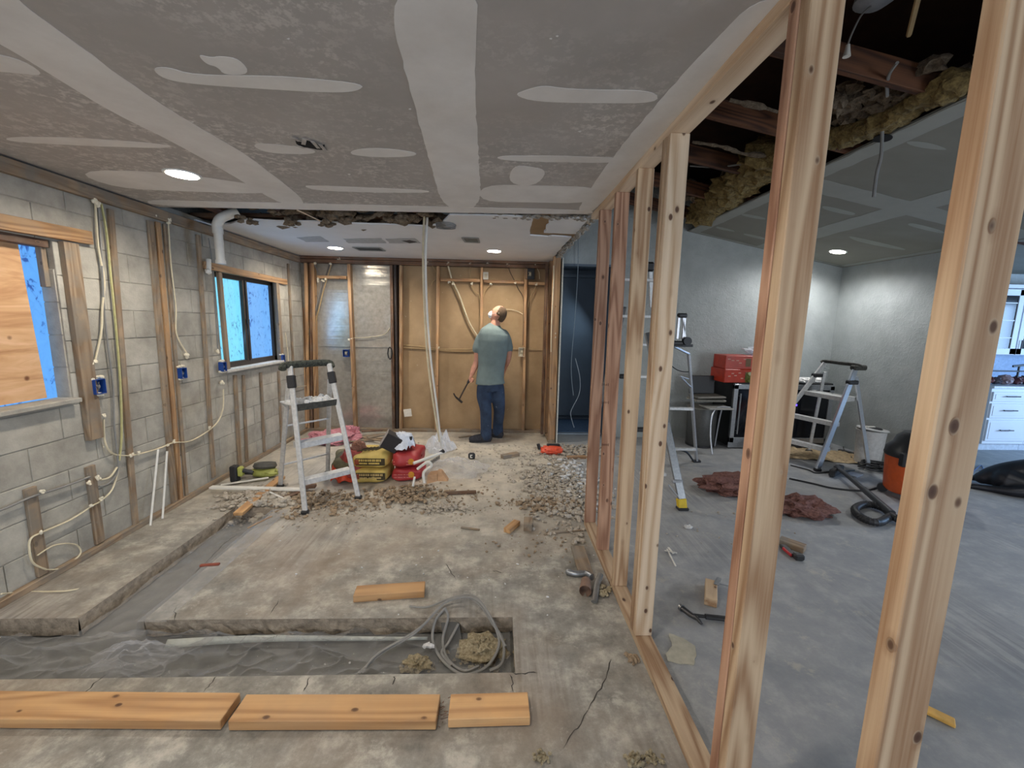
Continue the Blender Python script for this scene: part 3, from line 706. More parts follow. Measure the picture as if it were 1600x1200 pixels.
for q in (((436, 937), (420, 962)), ((165, 1053), (128, 1086)), ((340, 1056), (318, 1082)), ((484, 1058), (474, 1080)), ((617, 1056), (612, 1070)), ((798, 1054), (802, 1082)), ((275, 947), (272, 972)),
          ((955, 1030), (940, 1075), (905, 1130), (880, 1170)), ((370, 835), (350, 850), (330, 870), (300, 900)), ((800, 1052), (840, 1052)), ((696, 880), (712, 905)), ((770, 892), (788, 895))): crack(q)
# ================================================================ THE NEW STUD WALL
XS = XB+.0445
SY = [3.2018, 2.781, 2.362, 1.9435, 1.1097, .6668]
sw = thing('stud_wall', 'new unfinished pine stud wall running from the near right corner towards the back', 'stud wall', (XS, 2, 0))
def stud(y, m, x=XS, dx=0): return lumber('stud', (x+dx, y+.02, .04), (x+dx, y+.02, 2.52), .089, .04, m, sw, up=(0, -1, 0), ch=.003)
stud(SY[0], WP); stud(SY[1], WP); stud(SY[2], WN); stud(SY[3], WC); stud(SY[3]+.041, WN, dx=-.004); stud(SY[4], WN); stud(SY[4]+.041, WP, dx=-.003); stud(SY[5], WN)
stud(-.2, WN)
lumber('bottom_plate', (XS, -1, .02), (XS, 3.245, .02), .089, .04, WN, sw)
lumber('top_plate', (XS, -1, 2.54), (XS, 3.5, 2.54), .089, .04, WC, sw)
# printed mill stamps on the second stud (illegible ink marks)
INK = plain('brown_ink', S(70, 38, 26), .8)
for yy, pat in ((601, '|ooo|'), (629, '|aoc-|'), (695, '[HCoo]')):
    p = DY(947, yy, SY[1]-.0008); m = MB(); w = .05/len(pat)
    for i, c in enumerate(pat):
        x = p.x-.027+i*w*1.05
        if c in '|[]': m.box((x, p.y, p.z), (.003, .0012, .02))
        elif c == '-': m.box((x, p.y, p.z), (.006, .0012, .003))
        else:
            for k in range(6):
                an = k*math.pi/3; m.box((x+.0035*math.cos(an), p.y, p.z+.005*math.sin(an)), (.0024, .0012, .003))
    obj('mill_stamp', m, INK, sw, M=Matrix())

# ================================================================ BOARDS AND SCRAPS ON THE FLOOR
def board(px0, px1, h, d, m, label, cat='board', name='lumber_board', z=0.0, group=None, rise=0.0):
    """a board lying on the slab: px0, px1 are its near lower corners in the photo, d its width going back"""
    a, b = F(*px0, z), F(*px1, z); dr = (b-a).normalized(); n = V((-dr.y, dr.x, 0))
    a = a+n*d/2+V((0, 0, h/2)); b = b+n*d/2+V((0, 0, h/2+rise))
    o = lumber(name, a, b, d, h, m, None); return tag(o, label, cat, group)
o = board((-330, 1136), (345, 1141), .045, .13, WB, 'long orange pine board at the bottom left with a slanted right end', z=.005)
# the two others are one broken length each, laid end to end
o = board((357, 1142), (681, 1141), .045, .125, WB, 'middle orange pine board of the row on the floor, splintered right end', z=.005)
o = board((700, 1138), (828, 1134), .042, .12, WB, 'short end board of the row, right of the splintered notch', z=.005)
sp = MB(); rs = random.Random(4)
a = F(690, 1141); 
for i in range(16):
    p = V((a.x+rs.uniform(-.03, .03), a.y+.01+i*.007, .006+rs.uniform(0, .03))); sp.beam(p, p+V((rs.uniform(-.01, .04), rs.uniform(-.01, .01), rs.uniform(0, .012))), .004, .004)
tag(obj('wood_splinters', sp, WD), 'dark torn wood splinters in the notch between two floor boards', 'splinters', kind='stuff')
o = board((552, 942), (663, 934), .045, .10, WB, 'short orange pine block with a dark knot behind the trench', 'wood block', 'wood_block')
def small(c, size, ang, m, label, cat, name, z=0.0, tilt=0, group=None):
    p = F(*c, z); R = Matrix.Rotation(math.radians(ang), 3, 'Z') @ Matrix.Rotation(tilt, 3, 'Y')
    L = size[0]; dx = R @ V((L/2, 0, 0)); q = p+V((0, 0, size[2]/2+abs(dx.z)))
    o = lumber(name, q-dx, q+dx, size[1], size[2], m, None); return tag(o, label, cat, group)
small((800, 826), (.17, .06, .04), 58, WB, 'orange offcut on the slab left of the grey upright block', 'wood block', 'wood_block')
small((825, 824), (.14, .07, .06), 84, WF, 'grey offcut beside the orange one near the stud wall', 'wood block', 'wood_block')
small((797, 714), (.24, .075, .045), 32, WF, 'tan wood block in front of the man to his right', 'wood block', 'wood_block')
small((720, 772), (.30, .03, .03), 6, WD, 'thin dark wood strip lying between rubble mounds', 'wood strip', 'wood_strip')
small((328, 884), (.12, .022, .014), 8, plain('red_brick_chip', S(132, 66, 48), .8), 'small red-brown chip alone on the brownish slab', 'chip', 'wood_chip')
small((906, 716), (.34, .06, .03), 5, WO, 'orange-brown scrap board beside the first stud in the rubble', 'board', 'scrap_board')
small((886, 832), (.4, .012, .012), 12, WF, 'long thin stick near the base of the stud wall', 'stick', 'wood_stick')
small((735, 827), (.16, .02, .012), -14, WF, 'pale splinter flat on the dusty slab', 'stick', 'wood_stick')
small((1110, 932), (.21, .07, .055), 62, WN, 'pale offcut with a metal plate beyond the stud wall above the hammer', 'wood block', 'wood_block')
small((1237, 855), (.17, .09, .045), -50, WF, 'grey offcut resting beside a red and black tool', 'wood block', 'wood_block')
# torn scraps between the stud wall and trench
lumber_o = lumber('scrap_board', F(906, 872)+V((0, .1, .03)), F(916, 902)+V((0, 0, .015)), .10, .02, WF, None)
tag(lumber_o, 'grey scrap board lying half under the bottom plate of the stud wall', 'board')
# long timber and lath pieces near the step ladder
def long_piece(p0, p1, w, t, m, label, cat='board', name='scrap_board', z0=0, z1=0):
    a, b = F(*p0), F(*p1); a.z = t/2+z0; b.z = t/2+z1; return tag(lumber(name, a, b, w, t, m, None), label, cat)
long_piece((372, 806), (440, 752), .08, .03, WB, 'orange-brown board slanting under the ladder side rubble', z0=.0, z1=.03)
long_piece((330, 769), (474, 771), .055, .02, WPL, 'long whitish painted board in front of the ladder', z0=.04, z1=.03)
long_piece((345, 760), (420, 750), .03, .012, WPL, 'short whitish lath behind the long painted board', 'lath', 'lath', z0=.01, z1=.02)
long_piece((440, 782), (480, 768), .06, .012, WD, 'dark reddish scrap bent below the painted board', z0=.01, z1=.03)
long_piece((474, 767), (494, 766), .06, .03, WD, 'short brown end of wood at the front leg of the ladder', 'wood block', 'wood_block', .03, .03)
long_piece((422, 776), (448, 785), .02, .01, WPL, 'short white lath above the pale fluff', 'lath', 'lath', .04, .02)
long_piece((387, 826), (425, 807), .018, .008, WN, 'thin pale stick in front of the rubble', 'stick', 'wood_stick')
for i, (p, q, w, lab) in enumerate((((520, 690), (606, 680), .05, 'rearmost long moulding on the floor behind the bags'), ((522, 696), (612, 686), .04, 'second long moulding behind the yellow bags'),
                                  ((540, 684), (600, 694), .03, 'thin lath crossing the long mouldings'), ((575, 690), (630, 680), .06, 'pale wide moulding near the paper bag'), ((565, 681), (598, 679), .07, 'short dark board at the foot of the back wall'))):
    long_piece(p, q, w, .018, WF if i != 4 else WD, lab, 'moulding', 'floor_moulding', z0=.01+.012*i, z1=.01+.012*i)
for i, (x, y, a_, L) in enumerate(((727, 683, 30, .2), (745, 684, 10, .2), (770, 678, 35, .12))):
    small((x, y), (L, .04, .015), a_, WF, ('dark offcut left of the boots by the wall', 'flat lath near the foot of the back wall left of the man', 'small chip behind the boots')[i], 'offcut', 'wood_offcut')
tag(lumber('splintered_board', F(1438, 1108)+V((0, 0, .012)), F(1492, 1133)+V((0, 0, .008)), .05, .016, plain('yellow_fresh_wood', S(232, 180, 92), .7), None), 'yellow splintered piece of wood behind the nearest stud', 'board')

# grey plastic strip in the trench
a, b = F(272, 978, -.02), F(668, 984, -.02)
m = MB().sheet(lambda u, v: V((a.x+(b.x-a.x)*u, 2.075+.02*math.sin(u*3)-v*.03*(1-.7*u), -.062-.03*v*(1-.6*u)+.006*math.sin(u*6))), 40, 2)
for i in range(1): pass
o = obj('plastic_trim_strip', m, plain('pale_grey_trim', S(176, 178, 170), .5), None, smooth=True); o.modifiers.new('s', 'SOLIDIFY').thickness = .004
tag(o, 'long pale grey plastic strip leaning against the trench edge', 'trim strip')
# bent conduit scraps beside the stud wall
m = MB().tube(smoothpts([F(884, 897)+V((0, 0, .02)), F(900, 901)+V((0, 0, .02)), F(915, 901)+V((0, 0, .025)), F(924, 908)+V((0, 0, .03))], 5), [.012]+[.02]*8+[.018]*7, 10)
tag(obj('metal_tube_scrap', m, STEEL, smooth=True), 'shiny bent metal tube on the slab beside the stud wall', 'metal scrap')
m = MB().tube(smoothpts([F(938, 906)+V((0, 0, .04)), F(933, 918)+V((0, 0, .03)), F(930, 934)+V((0, 0, .02)), F(928, 944)+V((0, 0, .015))], 5), .019, 10, flat=.6)
tag(obj('metal_pipe_scrap', m, plain('dull_grey_metal', S(118, 116, 112), .5, .4), smooth=True), 'curved dull grey metal pipe pointing at the camera by the bottom plate', 'metal scrap')
m = MB().tube([F(915, 915)+V((0, 0, .035)), F(914, 932)+V((0, 0, .035))], [.03, .038], 12, cap=False)
tag(obj('clay_pipe_piece', m, plain('brown_clay', S(132, 106, 90), .8), smooth=True), 'broken brown pipe piece with an open dark mouth', 'pipe piece')
m = MB(); rs = random.Random(8)
for i in range(30): m.blob(F(945+rs.uniform(-7, 8), 925+rs.uniform(-8, 8))+V((0, 0, .012)), (.014, .014, .01), 1, .5, seed=i)
tag(obj('crumbled_insulation', m, TINS), 'tan crumbs heaped against the bottom plate', 'crumbs', kind='stuff')

# ================================================================ RUBBLE (uncountable)
def scatter(name, cx, cy, rx, ry, n, smin, smax, m, label, seed, hgt=.0, cat='rubble', ell=True):
    r = random.Random(seed); mb = MB()
    for i in range(n):
        while True:
            u, v = r.gauss(0, .45), r.gauss(0, .45)
            if u*u+v*v < 1.3: break
        x, y = cx+u*rx, cy+v*ry; s = smin+(smax-smin)*r.random()**2.5
        if x > XB-.02 and x < XB+.12 and y < 3.28: continue
        zt_ = TD if ((y0 < y < y1 and x < .115) or (sxl < x < sxr and y1 <= y < syt)) else 0.0
        mb.blob((x, y, zt_+s*.35+hgt*max(0, 1-(u*u+v*v))*r.random()), (s, s*r.uniform(.5, 1), s*r.uniform(.35, .8)), 1, .7, 2, Matrix.Rotation(r.uniform(0, 3), 3, 'Z'), seed=i, flatb=zt_+.001)
    return tag(obj(name, mb, m), label, cat, kind='stuff')
def sc(name, px, py, rx, ry, *a, **k):
    p = F(px, py); return scatter(name, p.x, p.y, rx, ry, *a, **k)
sc('rubble', 875, 765, .44, 1.0, 1400, .006, .038, RUB, 'grey and brown rubble spread left of the stud wall', 11, .02)
sc('plaster_chips', 895, 745, .36, .8, 380, .006, .034, RUBW, 'white plaster chips among the rubble by the stud wall', 12, .02)
sc('rubble', 900, 706, .6, .35, 420, .008, .04, RUB, 'rubble bank at the foot of the return wall', 13, .02)
sc('rubble', 860, 790, .45, .2, 300, .006, .032, RUBD, 'brown rubble line nearest the camera left of the first stud', 14, .02)
sc('rubble', 640, 775, .42, .24, 420, .006, .034, RUBD, 'mound of brown rubble in the middle of the floor', 15, .04)
sc('rubble', 690, 795, .25, .10, 240, .006, .03, RUB, 'small crumbled patch right of the brown mound', 16, .02)
sc('rubble', 505, 785, .60, .30, 380, .006, .034, RUBD, 'brown rubble around the front feet of the step ladder', 17, .03)
sc('rubble', 400, 780, .35, .30, 420, .008, .04, RUB, 'rubble at the end of the side trench', 18, .03)
sc('plaster_chips', 420, 790, .22, .14, 120, .012, .05, fluffy('off_white_fluff', S(190, 178, 160), S(230, 220, 204)), 'off-white fluff lumps beside the orange-brown board', 19, .03)
sc('plaster_dust', 610, 800, 1.0, .45, 320, .003, .014, RUB, 'fine crumbs scattered across the middle of the slab', 20)
sc('plaster_chips', 700, 900, 1.4, .7, 70, .003, .012, RUBW, 'tiny white chips scattered over the near slab', 21)
sc('rubble', 800, 720, .7, .7, 420, .004, .018, RUB, 'loose crumbs on the dusty floor in front of the man', 22)
sc('rubble', 640, 700, 1.4, .7, 360, .004, .016, RUB, 'crumbs along the foot of the back wall', 23)
sc('plaster_chips', 1120, 830, .9, .8, 50, .004, .014, RUB, 'small chips on the grey slab beyond the stud wall', 24)
sc('crumbled_insulation', 992, 1030, .05, .04, 60, .005, .018, RUBD, 'brown crumbs pushed under the bottom plate near the camera', 25)
for i, (x, y, s, lab) in enumerate(((848, 1185, .03, 'pale yellow crumb lump at the bottom edge, leftmost of three'), (990, 1192, .04, 'off-white crumb lump at the bottom edge by the plate'), (1018, 1188, .035, 'off-white lump nearest the bottom plate end'))):
    m = MB(); r = random.Random(60+i); p = F(x, y)
    for k in range(26): m.blob(p+V((r.gauss(0, .4)*s, r.gauss(0, .4)*s, r.random()*s*.6)), (s*.25,)*3, 1, .6, seed=k, flatb=.001)
    tag(obj('insulation_crumb_heap', m, TINS), lab, 'crumbs', kind='stuff')
sc('rubble', 470, 800, .9, .3, 260, .004, .02, RUB, 'scattered crumbs in front of the step ladder', 26)
sc('rubble', 700, 780, .9, .45, 260, .004, .018, RUBD, 'sparse brown crumbs around the mound in the middle', 27)
sc('wood_shavings', 850, 850, .5, .4, 90, .004, .016, RUBD, 'brown crumbs on the slab near the scrap board', 28)
# loose insulation in the trench
def heap(name, c, r, n, s, m, label, seed, h, z=TD):
    rr = random.Random(seed); mb = MB(); p = F(*c, z)
    mb.blob(p+V((0, 0, h*.35)), (r[0]*.9, r[1]*.9, h*.6), 3, .55, 2.4, seed=seed, flatb=z)
    for i in range(n):
        u, v = rr.gauss(0, .42), rr.gauss(0, .42); k = max(0, 1-(u*u+v*v)); q = p+V((u*r[0], v*r[1], k*h*rr.uniform(.5, 1.05)))
        mb.blob(q, (s*rr.uniform(.6, 1.4),)*3, 1, .8, 2, seed=i, flatb=z+.001)
    return tag(obj(name, mb, m), label, 'insulation', kind='stuff')
heap('crumbled_insulation', (752, 1020), (.13, .10), 260, .011, TINS, 'heap of pale yellow crumbled insulation in the trench end', 31, .075)
heap('crumbled_insulation', (652, 1042), (.08, .05), 110, .010, TINS, 'small heap of pale crumbs left of the cable loops', 32, .05)
m = MB(); 
for i in range(5): m.blob(F(666+i*2, 1022+i, TD)+V((0, 0, .05+.004*i)), (.02, .015, .012), 1, .8, seed=i)
tag(obj('plaster_lump', m, RUBW), 'white crumbly lump between trench heaps', 'plaster lump')
# pink insulation
def batt(name, c, r, m, label, seed, n=60, R=None, z=0, cat='insulation'):
    rr = random.Random(seed); mb = MB(); p = F(*c, z) if len(c) == 2 else V(c)
    mb.blob(p+V((0, 0, r[2]*.5)), r, 4, .5, 2.2, R, seed, flatb=z+.002)
    for i in range(n):
        an = rr.uniform(0, 6.28); k = rr.uniform(.3, .95); q = V((math.cos(an)*r[0]*k, math.sin(an)*r[1]*k, r[2]*rr.uniform(.2, 1)*(1.1-k))); 
        if R is not None: q = R @ q
        mb.blob(p+q+V((0, 0, r[2]*.4)), (r[2]*.4*rr.uniform(.5, 1.3), r[2]*.3, r[2]*.25), 1, .8, 2, Matrix.Rotation(rr.uniform(0, 3), 3, 'Z'), i, flatb=z+.002)
    return tag(obj(name, mb, m, smooth=False), label, cat)
batt('pink_insulation', (520, 690), (.34, .22, .10), PINK, 'flat heap of pink fibreglass behind the step ladder', 41)
batt('pink_insulation', (548, 681), (.13, .06, .10), PINK, 'tuft of pink fibreglass against the back wall stud', 42, 14)
batt('brown_pink_insulation', (1150, 766), (.40, .20, .10), BPINK, 'torn brown-pink batt left of the doubled stud', 43, 90)
batt('brown_pink_insulation', (1252, 800), (.24, .17, .09), BPINK, 'torn pinkish batt right of the doubled stud', 44, 80)

# ================================================================ PLASTIC FILM
def fm(u, v):
    x = -2.95+u*3.05; y = y0+.01+v*(y1-y0-.03); z = TD+.012
    p = V((x*3, y*6, 0)); w = max(0, min(1, (-.35-x)/.3))
    rg = (1-abs(noise.noise(V((x*2.1+y*3, y*5-x*1.2, 4)))))**9; rg2 = (1-abs(noise.noise(V((x*5+y*4, y*9-x*3, 8)))))**12
    z += .022*rg*(.35+w)+.014*rg2*(.3+w)+.02*abs(noise.noise(p))+w*(.09*max(0, noise.noise(V((x*3+y*5, y*9-x*2, 2))))+.05*max(0, .25-abs(noise.noise(V((x*2.2+y*4, y*6-x*1.5, 7)))))**1.0*1.2*abs(noise.noise(V((x*5, y*5, 3)))))
    return V((x, y, min(z, -.012)))
o = obj('plastic_sheet', MB().sheet(fm, 260, 50), FILM, smooth=False); tag(o, 'crinkled clear plastic sheet lining the front trench', 'plastic sheet')
def fm2(u, v):
    y = y1-.02+v*(syt-y1-.02); x = sxl+.01+u*(sxr+.12-sxl); z = TD+.012+.025*abs(noise.noise(V((x*9, y*4, 1))))+.02*abs(noise.noise(V((x*3+y*2, y*8, 5))))
    if x > sxr-.03: z = .004+.006*abs(noise.noise(V((x*9, y*6, 4))))
    return V((x, y, z))
o = obj('plastic_sheet', MB().sheet(fm2, 26, 110), FILM); tag(o, 'clear plastic sheet in the side trench along the block wall', 'plastic sheet')
def crumple(name, c, r, m, label, seed, cat='plastic sheet', z=0):
    mb = MB(); p = F(*c, z)
    def g(u, v):
        a_ = u*2*math.pi; k = v
        w = 1+.35*noise.noise(V((math.cos(a_)*2, math.sin(a_)*2, seed)))
        h = r[2]*(1-k**1.5)*(1+.7*noise.noise(V((math.cos(a_)*k*4, math.sin(a_)*k*4, seed+3))))+.2*r[2]*abs(noise.noise(V((math.cos(a_)*k*14, math.sin(a_)*k*14, seed+5))))
        return p+V((math.cos(a_)*r[0]*k*w, math.sin(a_)*r[1]*k*w, max(.004, h)))
    mb.sheet(g, 60, 16); return tag(obj(name, mb, m), label, cat)
crumple('plastic_sheet', (710, 732), (.38, .32, .10), FILMT, 'crumpled clear plastic right of the red bags', 3)
crumple('plastic_sheet', (688, 702), (.20, .20, .22), FILMW, 'milky white crumpled plastic under the hanging cable', 6)
crumple('plastic_sheet', (210, 1032), (.22, .12, .09), FILMT, 'shiny bunched plastic at the corner of the two trenches', 9, z=TD)
# ================================================================ CABLES ON THE FLOOR
g = thing('cable_bundle', 'loops of grey cable spilling out of the trench end', 'cable', F(720, 1000))
def zc(x, y, z): return F(x, y, z)
for pts in ([zc(640, 947, .01), zc(668, 948, .02), zc(700, 936, .03), zc(725, 931, .04), zc(750, 945, .04), zc(770, 975, .0), zc(786, 1000, -.03), zc(785, 1035, -.06), zc(765, 1048, -.08)],
            [zc(566, 1050, -.07), zc(590, 1022, -.05), zc(640, 992, .0), zc(666, 972, .02), zc(690, 945, .03), zc(720, 933, .05), zc(745, 937, .05), zc(765, 962, .03), zc(780, 1000, -.03), zc(770, 1030, -.06), zc(750, 1048, -.08), zc(720, 1053, -.08), zc(690, 1030, -.07), zc(676, 1000, -.05), zc(680, 970, 0), zc(695, 950, .03)],
            [zc(695, 950, .03), zc(700, 965, .0), zc(692, 1000, -.05), zc(700, 1030, -.08), zc(725, 1048, -.08), zc(748, 1040, -.08)],
            [zc(560, 1052, -.08), zc(600, 1018, -.05), zc(645, 992, .0), zc(672, 965, .02), zc(700, 938, .04), zc(735, 930, .05), zc(758, 950, .03), zc(790, 1010, -.03)],
            [zc(716, 975, -.03), zc(700, 1005, -.06), zc(690, 1020, -.07), zc(705, 1040, -.08)]):
    obj('cable', MB().tube(smoothpts(pts, 7), .0075, 8, flat=.6), CABG, g, smooth=True, M=Matrix())
o = obj('grey_trench_board', MB().box(F(705, 985, -.06)+V((0, 0, 0)), (.10, .2, .02), Matrix.Rotation(.5, 3, 'X') @ Matrix.Rotation(.25, 3, 'Z'), .003), plain('grey_board', S(92, 90, 86), .8))
tag(o, 'small dark grey board standing among the cable loops', 'board')
pp = [V((-2.79, 2.25, .09)), F(40, 925), F(110, 925)+V((0, 0, .01)), F(150, 910, -.05), F(172, 890, -.03), F(176, 880)]
tag(cable('cable', pp, .005, CABW), 'thin cream cable crossing from the block wall into the trench', 'cable')

# ================================================================ LEFT WALL ELECTRICS
XF = XW+.03
def wc(pts, r, m, label, name='wall_cable', X=XF):
    return tag(cable(name, [WX(p[0], p[1], X if len(p) < 3 else p[2]) for p in pts], r, m, None, flat=.7), label, 'cable')
wc([(149, 318), (152, 370), (156, 400), (163, 440), (160, 480), (158, 520), (148, 565)], .008, CABW, 'left cream cable dropping to the first blue box')
wc([(153, 320), (158, 395), (164, 500), (176, 600), (178, 660), (182, 700), (184, 735), (170, 755), (155, 760)], .008, CABG, 'grey cable running full height left of the first furring strip')
wc([(158, 318), (166, 360), (172, 420), (180, 500), (188, 600), (190, 680), (186, 720)], .009, plain('yellowish_sheath', S(178, 172, 120), .6), 'yellowish cable beside the first furring strip')
wc([(263, 348), (268, 420), (275, 480), (276, 522), (292, 552)], .007, CABW, 'cable dropping to the second blue box')
wc([(326, 372), (330, 400), (334, 450), (340, 545)], .006, CABG, 'thin cable left of the sliding window')
wc([(162, 655), (164, 690), (175, 708), (195, 712), (215, 710), (250, 700), (270, 692), (300, 688), (335, 665), (348, 640), (349, 608)], .008, CABW, 'long cream cable looping between the blue boxes')
wc([(185, 735), (175, 765), (157, 783), (145, 790), (110, 812), (65, 832), (48, 842), (46, 860), (52, 880), (72, 890)], .007, CABW, 'cream cable falling to the lower left furring strips')
wc([(72, 890, XF), (95, 888, XF), (120, 872, XF), (126, 860, XF), (115, 850, XF), (85, 852, XF), (58, 868, XF)], .006, CABW, 'loose coil of cream cable at the foot of the block wall')
wc([(-60, 815), (0, 797), (40, 780), (62, 772), (100, 760), (140, 745)], .010, CABG, 'grey cable stapled across the lower left furring strips')
wc([(183, 730), (172, 745), (158, 750)], .008, CABW, 'short cream cable under the first loop')
wc([(446, 520), (450, 555), (452, 600), (470, 604), (520, 592), (548, 572)], .006, CABW, 'cream cable by the corner behind the step ladder')
def sbox(x, y, w, h, label, X=XW+.035, dirn=(1, 0, 0)):
    p = WX(x, y, X); t = thing('outlet_box', label, 'electrical box', p-V((0, 0, h/2)), 'blue boxes on the block wall')
    m = MB(); d = .05
    for c, s_ in (((0, 0, h/2), (d, w, .004)), ((0, 0, -h/2), (d, w, .004)), ((0, w/2, 0), (d, .004, h)), ((0, -w/2, 0), (d, .004, h)), ((-d/2, 0, 0), (.004, w, h))): m.box(p+V(c), s_)
    obj('box_shell', m, BLUEP, t, M=Matrix())
    m = MB()
    for k in range(3): m.tube(smoothpts([p+V((-.02, -.02+.018*k, .03)), p+V((.01, -.01+.01*k, .0)), p+V((-.005, .015-.01*k, -.03))], 4), .003, 5)
    obj('wire_ends', m, CABG, t, M=Matrix())
    m = MB(); r = random.Random(int(x))
    for k in range(12): m.blob(p+V((-.02+r.uniform(0, .02), r.uniform(-w*.5, w*.7), (h/2+.008)*(1 if k % 2 else -1)+r.uniform(-.004, .008))), (.016, .02, .013), 1, .5, seed=k)
    for k in range(5): m.blob(p+V((-.02, w/2+.008, r.uniform(-.4, .4)*h)), (.012, .012, .016), 1, .5, seed=k+20)
    obj('foam_rim', m, FOAM, t, M=Matrix()); return t
sbox(152, 604, .075, .10, 'blue outlet box with cream foam right of the boarded window')
sbox(284, 583, .06, .09, 'blue outlet box between the two windows beside three strips')
sbox(348, 573, .05, .09, 'blue outlet box with foam at the sliding window jamb', X=XW+.05)
sbox(441, 560, .05, .09, 'small blue box right of the sliding window above the ladder')
def foam(pts, X, label, s=.018, Y=None, cat='spray foam'):
    for i, q in enumerate(pts):
        p = WX(q[0], q[1], X) if Y is None else DY(q[0], q[1], Y)
        m = MB(); r = random.Random(int(q[0]*7+q[1]))
        for k in range(5): m.blob(p+V((r.uniform(-.3, .3)*s, r.uniform(-.8, .8)*s*(Y is None), r.uniform(-.8, .8)*s))+(V((r.uniform(-1, 1)*s*.8, 0, 0)) if Y else V((0, 0, 0))), (s*.7, s*.7, s*.8), 1, .6, seed=k)
        obj('foam_dab', m, FOAM, wb if Y else wl, M=Matrix())
foam([(148, 312), (152, 318), (241, 336), (264, 345), (147, 567), (292, 556), (347, 598), (340, 548)], XF, 'cream foam blob sealing a cable on the block wall', .02)
foam([(163, 650), (206, 711), (217, 708), (262, 695), (272, 690), (328, 668), (138, 755), (154, 746), (158, 780), (143, 791), (66, 768), (65, 830), (485, 606), (496, 606)], XF+.01, 'small foam dab holding a low cable to the block wall', .013)
# two thin white conduits leaning on the base plate
for p, q, lab in (((247, 702), (235, 822), 'left one of two white rods leaning on the block wall'), ((261, 705), (254, 811), 'right one of two white rods leaning on the block wall')):
    a = WX(*p, XW+.05); b = F(*q); tag(obj('leaning_rod', MB().tube([b+V((0, 0, .004)), a], .008, 8), WPL, smooth=True), lab, 'rod')
# white elbow pipe from the ceiling gap
p1 = WX(340, 350, XW+.30); t = thing('drain_pipe', 'white elbow drain pipe hanging from the ceiling gap by the block wall', 'pipe', (p1.x, p1.y, 2.0))
zt = 2.6; pe = WX(346, 410, XW+.30)
Yp = p1.y; 
A = DY(345, 412, Yp); Bp = DY(340, 356, Yp); Cc = DY(345, 340, Yp); D = DY(372, 330, Yp+.05)
obj('pipe', MB().tube([A, Bp], .036, 18), WPL, t, smooth=True, M=Matrix())
obj('elbow', MB().tube(smoothpts([Bp+V((0, 0, -.01)), Bp+V((0, 0, .03)), Cc+V((.01, 0, .0)), D], 6), .042, 18), WPL, t, smooth=True, M=Matrix())
obj('coupling', MB().tube([Bp+V((0, 0, .0)), Bp+V((0, 0, -.05))], .043, 18), WPL, t, smooth=True, M=Matrix())
obj('coupling', MB().tube([A, A+V((0, 0, .03))], .042, 18), WPL, t, smooth=True, M=Matrix())
m = MB().tube([WX(326, 405, XF+.02), WX(326, 424, XF+.02)], .022, 8); m.blob(WX(326, 424, XF+.03), (.03, .03, .03), 1, .4)
tag(obj('cable_clamp', m, WPL), 'white cable fitting left of the sliding window header', 'fitting')

# ================================================================ CEILING GAP: insulation, joist ends, coil, hanging cables
rr = random.Random(77); m = MB()
for i in range(150):
    u = rr.random(); p = F(385+u*310, 330+rr.random()*14, ZC+.03); p.y += .05
    s = rr.uniform(.015, .05); m.blob(p+V((0, rr.uniform(0, .35), rr.uniform(-.01, .08))), (s*1.4, s, s*.8), 1, .8, 2, seed=i)
for c in ((460, 348), (455, 346), (510, 350), (507, 352), (512, 349), (515, 344), (380, 342), (395, 345), (450, 345)):
    for k in range(4): m.blob(F(*c, ZC-.01)+V((rr.uniform(-.04, .04), rr.uniform(-.03, .03), rr.uniform(-.03, .02))), (.03, .02, .02), 1, .8, seed=k)
tag(obj('loose_insulation', m, GINS), 'grey-brown loose insulation bulging from the ceiling gap', 'insulation', kind='stuff')
m = MB()
for i in range(90):
    u = rr.random(); p = F(770+u*160, 336+u*2+rr.random()*4, ZC); m.blob(p+V((0, rr.uniform(0, .1), rr.uniform(0, .03))), (.025, .02, .015), 1, .9, seed=i)
for i in range(120):
    u = rr.random(); a = F(928, 342, ZC); b = F(868, 404, ZC); p = a+(b-a)*u; m.blob(p+V((rr.uniform(-.03, .03), 0, rr.uniform(-.01, .03))), (.022, .03, .02), 1, 1.0, seed=i+99)
tag(obj('ragged_plaster', m, plain('ragged_plaster_edge', S(150, 142, 130), .9, var=.4)), 'ragged broken plaster along the right edge of the old ceiling', 'plaster', kind='stuff')
tag(lumber('wood_splinter', F(464, 328, ZC), F(500, 345, ZC-.02), .012, .008, WC, None), 'thin pale stick poking from the ceiling gap', 'stick')
m = MB(); c = F(697, 356, ZC-.03)
for k in range(4): m.tube([c+V((.085*math.cos(a_/20*2*math.pi)*(1+.03*k), .10*math.sin(a_/20*2*math.pi), .012*k+.01*math.sin(a_/3))) for a_ in range(20)], .005, 6, closed=True)
m.tube(smoothpts([c+V((-.08, 0, .01)), c+V((-.02, .04, 0)), c+V((.03, -.02, -.01)), c+V((.06, -.01, .01))], 5), .006, 6)
tag(obj('cable_coil', m, CABG, smooth=True), 'coil of grey cable hanging at the right end of the ceiling gap', 'cable coil')
Yh = 3.95
pts = [DY(663, 336, Yh), DY(661, 400, Yh), DY(663, 480, Yh), DY(668, 560, Yh), DY(677, 630, Yh+.05), DY(687, 690, Yh+.15)]
tag(cable('hanging_cable', pts, .010, CABW, None, 8), 'left strand of white cable hanging from ceiling gap to the floor', 'cable')
pts = [DY(668, 336, Yh), DY(665, 400, Yh-.02), DY(667, 480, Yh-.02), DY(673, 560, Yh-.02), DY(683, 640, Yh+.04), DY(690, 700, Yh+.15)]
tag(cable('hanging_cable', pts, .010, WPL, None, 8), 'right strand of white cable hanging from ceiling gap to the floor', 'cable')
t = thing('white_wand', 'white pipe with a black joint lying against the red bags', 'pipe', F(690, 722))
